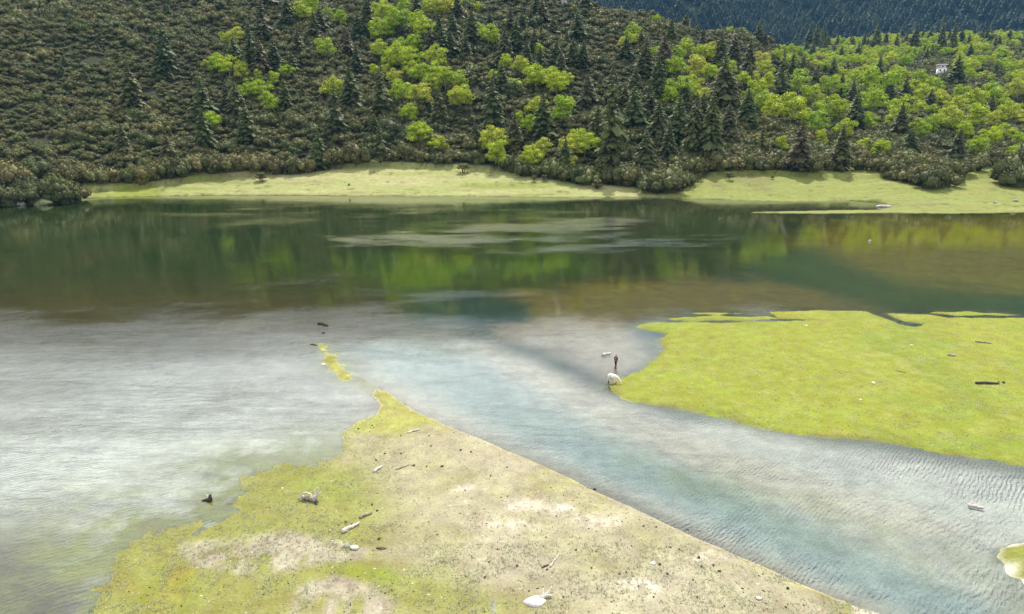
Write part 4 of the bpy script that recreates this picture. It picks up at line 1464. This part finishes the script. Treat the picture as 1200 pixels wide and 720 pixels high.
def specks():
    """short tufts, twigs and crumbs of dung too many to count"""
    rg = np.random.default_rng(5)
    n = 1700
    px, py = rg.uniform(60, 1240, n), rg.uniform(455, 735, n)
    XY = np.array([gp(a, b) for a, b in zip(px, py)])
    x, y = XY[:, 0], XY[:, 1]
    z, d = ground_z(x, y)
    dens = fbm(x * .25, y * .25, 3, 99)
    k = (z > .06) & ((d['spit'] > .3) | (d['isle'] > .3)) & (dens + rg.uniform(-.5, .5, n) > -.05)
    x, y, z = x[k], y[k], z[k]
    so = Soup()
    v, f = ico(1)
    for i in range(len(x)):
        s = rg.uniform(.02, .06) * np.array([rg.uniform(.8, 2.6), 1, .7])
        a = rg.uniform(0, 6.28)
        w = v * s
        w = np.stack([w[:, 0] * math.cos(a) - w[:, 1] * math.sin(a), w[:, 0] * math.sin(a) + w[:, 1] * math.cos(a), w[:, 2]], 1)
        so.add(w[:12] + (x[i], y[i], z[i] + .015), None, ICO0)
    o = link('ground_litter', so.mesh('ground_litter', M_CLOD))
    props(o, 'crumbs of dung and twigs strewn over the sand and turf', None, None, 'stuff')


_b = bmesh.new()
bmesh.ops.create_icosphere(_b, subdivisions=1, radius=1)
ICO0 = []
_v12 = np.array([v.co[:] for v in _b.verts])
_b.free()
# convex cage over the first twelve points of the ball
from itertools import combinations
_v = ico(1)[0][:12]
_e = min(np.linalg.norm(_v[i] - _v[j]) for i, j in combinations(range(12), 2)) * 1.05
for a_, b_, c_ in combinations(range(12), 3):
    if all(np.linalg.norm(_v[i] - _v[j]) < _e for i, j in ((a_, b_), (b_, c_), (a_, c_))):
        nrm = np.cross(_v[b_] - _v[a_], _v[c_] - _v[a_])
        ICO0.append((a_, b_, c_) if nrm @ _v[a_] > 0 else (a_, c_, b_))
specks()


def tufts():
    rg = np.random.default_rng(17)
    n = 90000
    px, py = rg.uniform(40, 1260, n), 366 + (735 - 366) * rg.random(n) ** 1.0
    k = np.array([gp(a, b) for a, b in zip(px, py)])
    x, y = k[:, 0], k[:, 1]
    z, d = ground_z(x, y)
    cl = fbm(x * .6, y * .6, 3, 101) + .6 * fbm(x * .1, y * .1, 3, 102)
    on_spit = (d['spit'] > -.2) & ((px < 470) | (py > 640) | (rg.random(n) < .25))
    ok = (z > -.03) & ((d['isle'] > 0) | on_spit) & (cl + rg.uniform(-.5, .5, n) > .12)
    x, y, z = x[ok], y[ok], z[ok]
    m = len(x)
    V, T = [], []
    for b in range(5):
        a = rg.uniform(0, 6.28, m)
        h = rg.uniform(.06, .20, m)
        ln = rg.uniform(.03, .12, m)
        ox, oy = rg.normal(0, .06, m), rg.normal(0, .06, m)
        w = rg.uniform(.012, .03, m)
        b0 = np.stack([x + ox - np.sin(a) * w, y + oy + np.cos(a) * w, z - .01], 1)
        b1 = np.stack([x + ox + np.sin(a) * w, y + oy - np.cos(a) * w, z - .01], 1)
        b2 = np.stack([x + ox + np.cos(a) * ln, y + oy + np.sin(a) * ln, z + h], 1)
        V.append(np.stack([b0, b1, b2], 1).reshape(-1, 3))
    V = np.concatenate(V)
    me = mesh_np('grass_tufts', V, None, np.arange(len(V)).reshape(-1, 3))
    me.materials.append(mat_leaf('meadow_grass_blades', [(.22, .24, .03)], .4, None, .6, (.4, 1.5)))
    props(link('grass_tufts', me), 'short yellow green grass tufts on the island and spit', None, None, 'stuff')


tufts()

# ------------------------------------------------------------------ person and horse
M_SKIN = mat_simple('skin', (.42, .26, .18), (.34, .20, .14), 5, .6)
M_RED = mat_simple('dark_red_cloth', (.16, .02, .022), (.10, .012, .014), 9, .9, .2)
M_TROUSER = mat_simple('black_green_cloth', (.022, .028, .020), (.012, .014, .012), 9, .9, .2)
M_HAIR = mat_simple('black_hair', (.015, .012, .010), (.008, .007, .006), 20, .6)
M_SHOE = mat_simple('black_rubber', (.02, .02, .02), (.012, .012, .012), 9, .5)
M_COAT = mat_simple('white_horse_coat', (.80, .78, .72), (.66, .62, .55), 3, .8)
M_HOOF = mat_simple('dark_hoof', (.06, .05, .04), (.03, .025, .02), 9, .6)
M_MANE = mat_simple('cream_horse_hair', (.62, .56, .46), (.45, .40, .32), 14, .8)


def skin_mesh(name, verts, edges, radii, mat, parent, sub=2, root=0):
    me = bpy.data.meshes.new(name)
    me.from_pydata(verts, edges, [])
    o = link(name, me, parent, mat)
    m = o.modifiers.new('skin', 'SKIN')
    sv = me.skin_vertices[0].data
    for i, r in enumerate(radii):
        sv[i].radius = r if isinstance(r, tuple) else (r, r)
        sv[i].use_root = (i == root)
    m.use_smooth_shade = True
    s_ = o.modifiers.new('smooth', 'SUBSURF')
    s_.levels = s_.render_levels = sub
    return o


class Skel:
    def __init__(self):
        self.v, self.e, self.r = [], [], []

    def add(self, p, r, parent=None):
        self.v.append(p)
        self.r.append(r)
        i = len(self.v) - 1
        if parent is not None:
            self.e.append((parent, i))
        return i

    def chain(self, parent, *pr):
        for p, r in pr:
            parent = self.add(p, r, parent)
        return parent


def build_person():
    t = empty('person', gz(721.5, 429.5), R(-25))
    props(t, 'person in dark red jacket and black trousers standing beside the white horse', 'person')
    S = Skel()
    pel = S.add((0, 0, .92), (.15, .11))
    sp = S.chain(pel, ((0, .01, 1.12), (.14, .10)), ((0, 0, 1.32), (.165, .11)), ((0, 0, 1.43), (.11, .08)))
    nk = S.chain(sp, ((0, -.01, 1.50), .055))
    hd = S.chain(nk, ((0, -.02, 1.575), (.075, .085)), ((0, -.015, 1.66), (.078, .092)), ((0, -.005, 1.715), (.055, .065)))
    for sx in (-1, 1):
        sw = .10 * sx
        sh = S.chain(sp, ((.17 * sx, 0, 1.40), .062))
        el = S.chain(sh, ((.245 * sx, .02 - sw * .6, 1.13), .046))
        wr = S.chain(el, ((.25 * sx, -.06 - sw, .90), .030))
        pa = S.chain(wr, ((.248 * sx, -.075 - sw, .845), (.024, .036)))
        for k, ln in enumerate((.070, .080, .074, .058)):
            yy = -.10 - sw + .020 * k
            S.chain(pa, ((.250 * sx, yy, .81), .010), ((.246 * sx, yy - .006, .81 - ln * .55), .0095), ((.236 * sx, yy - .012, .81 - ln), .008))
        S.chain(wr, ((.238 * sx, -.105 - sw, .862), .012), ((.226 * sx, -.122 - sw, .825), .010), ((.220 * sx, -.125 - sw, .795), .008))
        st = -.16 * sx
        hp = S.chain(pel, ((.09 * sx, .0, .86), .10))
        kn = S.chain(hp, ((.10 * sx, st * .55 - .03, .49), .062))
        an = S.chain(kn, ((.10 * sx, st + .03, .09), .042))
        S.chain(an, ((.105 * sx, st - .06, .045), (.042, .035)), ((.11 * sx, st - .16, .03), (.04, .025)))
    skin_mesh('body', S.v, S.e, S.r, M_SKIN, t, 2)
    J = Skel()
    a = J.add((0, 0, .86), (.185, .14))
    b = J.chain(a, ((0, .01, 1.10), (.18, .13)), ((0, 0, 1.33), (.20, .14)), ((0, 0, 1.44), (.13, .10)), ((0, -.005, 1.49), (.075, .075)))
    for sx in (-1, 1):
        J.chain(3, ((.185 * sx, 0, 1.39), .085), ((.25 * sx, .02 - .06 * sx, 1.13), .065), ((.252 * sx, -.05 - .10 * sx, .93), .048))
    skin_mesh('jacket', J.v, J.e, J.r, M_RED, t, 2)
    T = Skel()
    a = T.add((0, 0, .93), (.16, .12))
    for sx in (-1, 1):
        st = -.16 * sx
        T.chain(a, ((.09 * sx, 0, .84), .115), ((.10 * sx, st * .55 - .03, .49), .085), ((.10 * sx, st + .03, .10), .068))
    skin_mesh('trousers', T.v, T.e, T.r, M_TROUSER, t, 2)
    for sx in (-1, 1):
        st = -.16 * sx
        skin_mesh('shoe', [(.10 * sx, st + .05, .05), (.105 * sx, st - .06, .05), (.11 * sx, st - .18, .035)], [(0, 1), (1, 2)], [(.05, .05), (.052, .045), (.048, .032)], M_SHOE, t, 2)
    hv, hf = ico(2)
    so = Soup()
    so.add(np.array([p * (.088, .104, .085) + (0, .008, 1.69) for p in hv if True]) * 1.0, None, hf)
    me = so.mesh('hair', M_HAIR, True)
    for v_ in me.vertices:
        if v_.co.y < -.045 and v_.co.z < 1.70:
            v_.co.y = -.045
        v_.co.z = max(v_.co.z, 1.60)
    link('hair', me, t)
    nose = jag_tube([(0, -.105, 1.655), (0, -.128, 1.625), (0, -.105, 1.615)], [.010, .015, .012], 6, 1, .0, 2)
    link('nose', nose.mesh('nose', M_SKIN, True), t)
    for sx in (-1, 1):
        so = Soup()
        so.add(hv * .011 + (.032 * sx, -.098, 1.655), None, hf)
        link('eye', so.mesh('eye', M_HAIR, True), t)
        so = Soup()
        so.add(hv * (.012, .022, .032) + (.086 * sx, -.005, 1.635), None, hf)
        link('ear', so.mesh('ear', M_SKIN, True), t)


def build_horse():
    t = empty('horse', gz(717.5, 449), R(-33), .93)
    props(t, 'white horse grazing head down at the tip of the green island', 'horse')
    S = Skel()
    bel = S.add((-.05, 0, 1.02), (.30, .33))
    hip = S.chain(bel, ((-.45, 0, 1.08), (.29, .30)), ((-.72, 0, 1.08), (.20, .22)))
    ch = S.chain(bel, ((.38, 0, 1.06), (.27, .32)), ((.62, 0, 1.08), (.19, .25)))
    nk = S.chain(ch, ((.86, 0, .96), (.13, .20)), ((1.08, 0, .72), (.10, .15)), ((1.25, 0, .54), (.085, .12)))
    hd = S.chain(nk, ((1.33, 0, .40), (.08, .105)), ((1.37, 0, .24), (.062, .075)), ((1.39, 0, .12), (.055, .060)), ((1.385, 0, .05), (.042, .042)))
    for sy in (-1, 1):
        S.chain(2 if False else 3, ((.46, .15 * sy, .82), .115), ((.46, .16 * sy, .66), .085), ((.50 + .05 * sy, .16 * sy, .42), .055), ((.50 + .05 * sy, .16 * sy, .15), .040), ((.55 + .05 * sy, .16 * sy, .05), .05))
        S.chain(1, ((-.52, .15 * sy, .86), (.14, .17)), ((-.46, .17 * sy, .68), .115), ((-.70 - .06 * sy, .17 * sy, .46), .060), ((-.67 - .06 * sy, .17 * sy, .16), .043), ((-.62 - .06 * sy, .17 * sy, .05), .05))
        S.chain(nk, ((1.22, .07 * sy, .66), .022), ((1.22, .09 * sy, .73), .008))
    skin_mesh('body', S.v, S.e, S.r, M_COAT, t, 2)
    for sy in (-1, 1):
        for x0 in (.55 + .05 * sy, -.62 - .06 * sy):
            yy = (.16 if x0 > 0 else .17) * sy
            so = Soup()
            so.tube([(x0 - .01, yy, .22), (x0, yy, .11), (x0 + .01, yy, .05), (x0 + .02, yy, -.01)], [.048, .06, .064, .078], 10)
            link('hoof', so.mesh('hoof', M_HOOF, True), t)
    link('tail', jag_tube([(-.88, 0, 1.20), (-1.0, 0, 1.12), (-1.06, 0, .85), (-1.03, .02, .50), (-1.0, .02, .32)], [.05, .07, .08, .06, .015], 8, 3).mesh('tail', M_MANE), t)
    so = Soup()
    for i in range(9):
        f = i / 8
        p = Vector((.72, 0, 1.27)).lerp(Vector((1.24, 0, .68)), f)
        d = Vector((.10, .13 if i % 2 else .16, -.20))
        so.tube([p, p + d * .5 + Vector((.02, .04, 0)), p + d], [.035, .03, .008], 5)
    link('mane', so.mesh('mane', M_MANE), t)
    hv, hf = ico(1)
    for sy in (-1, 1):
        so = Soup()
        so.add(hv * .018 + (1.325, .085 * sy, .45), None, hf)
        link('eye', so.mesh('eye', M_HAIR, True), t)


build_person()
build_horse()

# ------------------------------------------------------------------ house and masts on the slopes
M_WALL = mat_simple('whitewash', (.80, .79, .77), (.66, .65, .63), 1.2, .9, .1)
M_ROOF = mat_simple('pale_rosy_roof', (.62, .54, .54), (.48, .42, .43), 1.5, .8, .1)
M_GLASS = mat_simple('dark_window_glass', (.03, .035, .04), (.02, .022, .026), 1, .15, 0, .6)
M_STEEL = mat_simple('pale_galvanised_steel', (.66, .69, .73), (.52, .55, .6), 3, .5)


def box(so, c, s):
    v = np.array([(x, y, z) for x in (-.5, .5) for y in (-.5, .5) for z in (-.5, .5)]) * s + c
    so.add(v, [(0, 1, 3, 2), (4, 6, 7, 5), (0, 4, 5, 1), (2, 3, 7, 6), (0, 2, 6, 4), (1, 5, 7, 3)])


def part_box(name, parent, mat, *boxes):
    so = Soup()
    for c, s_ in boxes:
        box(so, np.array(c), np.array(s_))
    return link(name, so.mesh(name, mat), parent)


def build_house():
    x, y, z = surf(1102, 90)
    t = empty('white_house', (x, y, z), R(-14))
    props(t, 'small white house standing among the pale green trees on the right slope', 'house')
    part_box('wall', t, M_WALL, ((0, 0, 3.2), (6.6, 6, 9.0)))
    part_box('upper_wall', t, M_WALL, ((0, 0, 8.75), (5.2, 4.8, 2.1)))
    part_box('roof', t, M_ROOF, ((0, 0, 10.1), (8.2, 7.2, .6)), ((0, 0, 10.65), (6.4, 5.6, .5)))
    part_box('cornice', t, M_ROOF, ((0, 0, 7.86), (7.4, 6.8, .3)))
    for dx in (-1.7, 1.7):
        f = part_box('window', t, M_WALL, ((dx, -3.04, 5.4), (1.5, .16, 1.9)))
        part_box('pane', f, M_GLASS, ((dx, -3.10, 5.4), (1.15, .1, 1.5)))
    f = part_box('window', t, M_WALL, ((0, -2.44, 8.7), (1.6, .16, 1.4)))
    part_box('pane', f, M_GLASS, ((0, -2.5, 8.7), (1.25, .1, 1.05)))
    d = part_box('door', t, M_DARKWOOD, ((0, -3.05, 2.2), (1.3, .12, 2.4)))


build_house()


def build_mast(px, foot, hpx, label, arms):
    x, y, z = surf(px, foot)
    h = hpx / px_per_m(x, y, z + 8) + 4
    t = empty('lattice_mast', (x, y, z - 1.5), R(20))
    props(t, label, 'mast')
    b, tp = h * .075, h * .022
    for sx in (-1, 1):
        for sy in (-1, 1):
            so = Soup()
            so.tube([(sx * b, sy * b, 0), (sx * tp, sy * tp, h)], [.26, .17], 6)
            link('leg', so.mesh('leg', M_STEEL), t)
    so = Soup()
    n = 9
    for i in range(n):
        f0, f1 = i / n, (i + 1) / n
        w0, w1 = b + (tp - b) * f0, b + (tp - b) * f1
        for sx, sy, ex, ey in ((-1, -1, 1, -1), (1, -1, 1, 1), (1, 1, -1, 1), (-1, 1, -1, -1)):
            so.tube([(sx * w0, sy * w0, h * f0), (ex * w1, ey * w1, h * f1)], [.09, .09], 4)
            so.tube([(ex * w0, ey * w0, h * f0), (sx * w1, sy * w1, h * f1)], [.09, .09], 4)
    link('bracing', so.mesh('bracing', M_STEEL), t)
    for (f, w) in arms:
        so = Soup()
        so.tube([(-w, 0, h * f), (0, 0, h * f + .35), (w, 0, h * f)], [.14, .28, .14], 6)
        so.tube([(-w, 0, h * f), (-w, 0, h * f - 1.0)], [.16, .1], 6)
        so.tube([(w, 0, h * f), (w, 0, h * f - 1.0)], [.16, .1], 6)
        link('cross_arm', so.mesh('cross_arm', M_STEEL), t)


build_mast(798.5, 19, 16, 'white lattice mast with a wide top arm on the ridge', ((.93, 3.2), (.8, 2.2)))
build_mast(743.5, 13, 26, 'pale lattice mast beside dark spruces on the ridge', ((.9, 3.6), (.7, 3.0)))
build_mast(661, 6, 26, 'leftmost pale lattice mast where the ridge leaves the frame', ((.9, 3.6), (.7, 3.0)))

# ------------------------------------------------------------------ small lone trees on the meadow
def make_lone(seed, trunk_h=.3, stems=3, zs=.62):
    rng = np.random.default_rng(seed)
    tr = Soup()
    for i in range(stems):
        a = 2 * math.pi * i / stems + rng.uniform(-.3, .3)
        tr.tube([(.10 * math.cos(a), .10 * math.sin(a), -.05), (.16 * math.cos(a), .16 * math.sin(a), trunk_h), (.34 * math.cos(a), .34 * math.sin(a), trunk_h + .25)], [.055, .045, .025], 6)
    lobes = [((0, 0, trunk_h + zs * .45), np.array([.5, .5, zs * .5]))]
    for i in range(10):
        a = 2 * math.pi * i / 10 + rng.uniform(-.3, .3)
        ring = (.62, .38)[i % 2]
        r = rng.uniform(.26, .36)
        lobes.append(((ring * math.cos(a), ring * math.sin(a), trunk_h + zs * (.42 if i % 2 == 0 else .85)), np.array([r, r, r * .8])))
    so = Soup()
    lobes_foliage(so, lobes, 46, .066, rng, .5)
    return tr.mesh('trunk', M_BARK), so.mesh('crown', M_SHRUB)


LONE = []
for (px, py, w, seed, th, st, zs, lb) in ((543, 203.5, 19, 400, .42, 4, .62, 'umbrella shaped dark tree with bare stems alone on the meadow'), (306, 213, 17, 401, .22, 2, .95, 'round dark bush alone on the left part of the meadow'),
                                          (855, 212.5, 13, 402, .45, 1, .95, 'small single stemmed tree alone on the right meadow'), (626, 214, 9, 403, .3, 1, 1.3, 'left one of two saplings at the meadow edge'),
                                          (638, 213, 11, 404, .25, 1, 1.1, 'right one of two saplings at the meadow edge'), (700, 222.5, 18, 405, .05, 3, 1.15, 'round dark bush standing forward on the meadow near the headland'),
                                          (334, 205.5, 5, 406, .3, 1, 1.3, 'tiny sapling right of the lone round bush'), (409, 218.5, 3.5, 407, .3, 1, 1.4, 'tiny dark sapling on the open middle of the meadow'),
                                          (869, 204, 7, 408, .2, 1, .9, 'little brown bush right of the small single stemmed tree'), (905, 211, 6, 409, .3, 1, 1.2, 'little sapling on the right meadow beside the wide bush')):
    x, y, z = surf(px, py)
    r = w / 2 / px_per_m(x, y, z)
    o = empty('lone_tree', (x, y, z), rnd.uniform(0, 6), r)
    tr_, cr_ = make_lone(seed, th, st, zs)
    link('trunk', tr_, o)
    link('crown', cr_, o)
    props(o, lb, 'tree')
    LONE.append((lb, px, py - w / 2))

# ------------------------------------------------------------------ labels that say which plant is meant
ORD = ['nearest', 'second', 'third', 'fourth', 'fifth', 'sixth', 'seventh', 'eighth', 'ninth', 'tenth', 'eleventh', 'twelfth', 'thirteenth', 'fourteenth', 'fifteenth', 'sixteenth', 'seventeenth', 'eighteenth',
       'nineteenth', 'twentieth'] + [a + b for a in ('twenty-', 'thirty-', 'forty-') for b in ('first', 'second', 'third', 'fourth', 'fifth', 'sixth', 'seventh', 'eighth', 'ninth', 'tenth')]
# distinctive plants: (kind, column, row of the foot or crown, label, short name used by others)
KEY = [('s', 715, 196, 'tallest dark spruce with ragged brown crown behind the shrub headland', 'the tallest spruce'),
       ('s', 156, 126, 'broad lone spruce amid plain shrubs on the left hillside', 'the broad lone left spruce'),
       ('s', 196, 83, 'high thin pair-topped spruce farthest up the left hillside', 'the high left spruce'),
       ('s', 241, 174, 'dark pointed spruce with a bright green birch sprig behind its top', 'the sprig-backed spruce'),
       ('s', 394, 157, 'thin spruce under a yellowish birch in the left centre', 'the yellow-capped spruce'),
       ('s', 447, 135, 'broad dense spruce below the big cluster of bright birches', 'the broad cluster spruce'),
       ('s', 578, 151, 'tall olive spruce above the double birch at the meadow', 'the tall olive spruce'),
       ('s', 846, 126, 'stout dark spruce amid bright birches right of centre', 'the stout centre spruce'),
       ('s', 831, 186, 'slender very tall spruce above the right meadow', 'the slender tall spruce'),
       ('s', 914, 119, 'very dark pointed spruce rising over the right birch wood', 'the dark pointed spruce'),
       ('s', 935, 196, 'broad dark spruce at the edge of the right meadow', 'the meadow edge spruce'),
       ('s', 756, 85, 'blue dark spruce in front of the bare upper ridge', 'the blue ridge spruce'),
       ('s', 1119, 98, 'round topped spruce just right of the white house', 'the house-side spruce'),
       ('s', 1053, 157, 'dark spruce in front of a yellow green birch on the right', 'the right wood spruce'),
       ('s', 446, 186, 'small dark spruce rising at the top of the meadow', 'the meadow-top spruce'),
       ('b', 657, 128, 'big round bright green birch in the centre slope', 'the big round birch'),
       ('b', 685, 167, 'wide leaning yellow green birch above the meadow', 'the wide leaning birch'),
       ('b', 494, 158, 'bright birch low on the slope above the meadow', 'the low bright birch'),
       ('b', 317, 120, 'large bright birch of the left cluster', 'the left cluster birch'),
       ('b', 742, 35, 'pale slim birch on the bare upper ridge', 'the pale ridge birch'),
       ('b', 971, 128, 'wide bright birch in the middle of the right wood', 'the wide wood birch'),
       ('b', 1158, 114, 'very wide yellow green birch at the right', 'the widest right birch'),
       ('b', 1032, 175, 'bright little birch low by the right meadow', 'the little meadow birch'),
       ('b', 578, 163, 'bright double crowned birch at the meadow edge', 'the double meadow birch'),
       ('b', 1143, 170, 'bright small birch above the big right bush clump', 'the clump birch')]
LAND = [('the white house', 1102, 77), ('the tall mast', 798, 10), ('the umbrella tree', 543, 195), ('the lone round bush', 306, 204)]
used_key = set()
for kd, kx, ky, lb, short in KEY:
    best, bd = None, 1e9
    for i, p in enumerate(PLANTS):
        if p[1] == kd and i not in used_key:
            dd = abs(p[2] - kx) * 2 + (abs(p[3] + p[4] / 2 - ky) if kd == 's' else abs(p[3] - ky))
            if dd < bd:
                best, bd = i, dd
    used_key.add(best)
    p = PLANTS[best]
    props(p[0], lb, 'tree')
    LAND.append((short, p[2], p[3]))


def side(dx, dy):
    if abs(dx) > 2.2 * abs(dy):
        return 'right of' if dx > 0 else 'left of'
    if abs(dy) > 2.2 * abs(dx):
        return 'above' if dy < 0 else 'below'
    return ('above and right of' if dy < 0 else 'below and right of') if dx > 0 else ('above and left of' if dy < 0 else 'below and left of')


def name_by_landmark(items, marks, noun, adj, cat, group):
    """items: (object, column, row, extra); the label names the nearest landmark, the side of it and the order outward"""
    buckets = {}
    for it in items:
        o, px, py = it[:3]
        m = min(marks, key=lambda q: (q[1] - px) ** 2 + 1.4 * (q[2] - py) ** 2)
        sd = side(px - m[1], py - m[2])
        buckets.setdefault((m[0], sd), []).append(((m[1] - px) ** 2 + (m[2] - py) ** 2, it))
    for (mn, sd), lst in buckets.items():
        lst.sort(key=lambda q: q[0])
        for k, (_, it) in enumerate(lst):
            a = adj(it)
            first = 'nearest one' if k == 0 else ORD[k] + ' nearest'
            props(it[0], '%s %s, %s %s %s' % (a, noun, first, sd, mn), cat, group)


def adj_s(it):
    h = it[3]
    return 'tall dark' if h > 24 else ('small dark' if h < 14 else 'dark')


def adj_b(it):
    h = it[3]
    return 'large bright green' if h > 14 else ('small bright green' if h < 9 else 'bright green')


name_by_landmark([(p[0], p[2], p[3], p[8]) for i, p in enumerate(PLANTS) if p[1] == 's' and i not in used_key], LAND, 'spruce', adj_s, 'tree', 'dark spruces on the hillside')
name_by_landmark([(p[0], p[2], p[3], p[8]) for i, p in enumerate(PLANTS) if p[1] == 'b' and i not in used_key], LAND, 'birch', adj_b, 'tree', 'bright green birches on the hillside')
MARKS = [('the left boulders', 36, 238), ('the mossy boulder', 51, 236), ('the grey boulder', 79, 234), ('the lone round bush', 306, 204), ('the umbrella tree', 543, 195), ('the two saplings', 632, 208), ('the forward round bush', 700, 214),
         ('the single stemmed tree', 855, 206), ('the rosy boulder', 1036, 239)] + [q for q in LAND if q[2] > 120 and q[0] not in ('the umbrella tree', 'the lone round bush')]
name_by_landmark([(o, px, py - w * .4, w) for (o, px, py, w) in shore_objs], MARKS, 'shrub at the slope foot', lambda it: 'large' if it[3] > 28 else ('small' if it[3] < 19 else 'dark'), 'shrub', 'rounded shrubs along the foot of the slope')
name_by_landmark([(o, px, py, 0) for (o, px, py) in slope_objs], MARKS, 'shrub within the hillside cover', lambda it: 'dark', 'shrub', 'dark shrubs covering the lower slope')

SPIT_MARKS = [('the bleached root stump', 365, 583), ('the short bleached log', 411, 619), ('the stubby white log', 443, 550), ('the pale neck stick', 485, 506), ('the thin white stick', 650, 658), ('the flat white rock', 628, 703),
              ('the pale spit stone', 765, 661), ('the small low stone', 889, 702), ('the bare patch stones', 412, 642)]
name_by_landmark(clod_objs, SPIT_MARKS, 'dung clod', lambda it: 'large dark' if it[3] > .31 else ('tiny dark' if it[3] < .22 else 'dark'), 'dung clod', 'dark dung clods on the sandy spit')

# ------------------------------------------------------------------ haze
def build_haze():
    lo, hi = Vector((-5200, -300, -4)), Vector((5200, 4300, 1100))
    bm = bmesh.new()
    bmesh.ops.create_cube(bm, size=1)
    me = bpy.data.meshes.new('haze')
    bm.to_mesh(me)
    bm.free()
    o = link('haze', me)
    o.location = (lo + hi) / 2
    o.scale = hi - lo
    m, n, out = new_mat('mountain_haze')
    v = n.n('ShaderNodeVolumePrincipled', Density=.00004)
    v.inputs['Color'].default_value = (.22, .55, 1.0, 1)
    n.l(v.outputs[0], out.inputs['Volume'])
    me.materials.append(m)
    props(o, 'thin blue mountain haze', None, None, 'stuff')


build_haze()
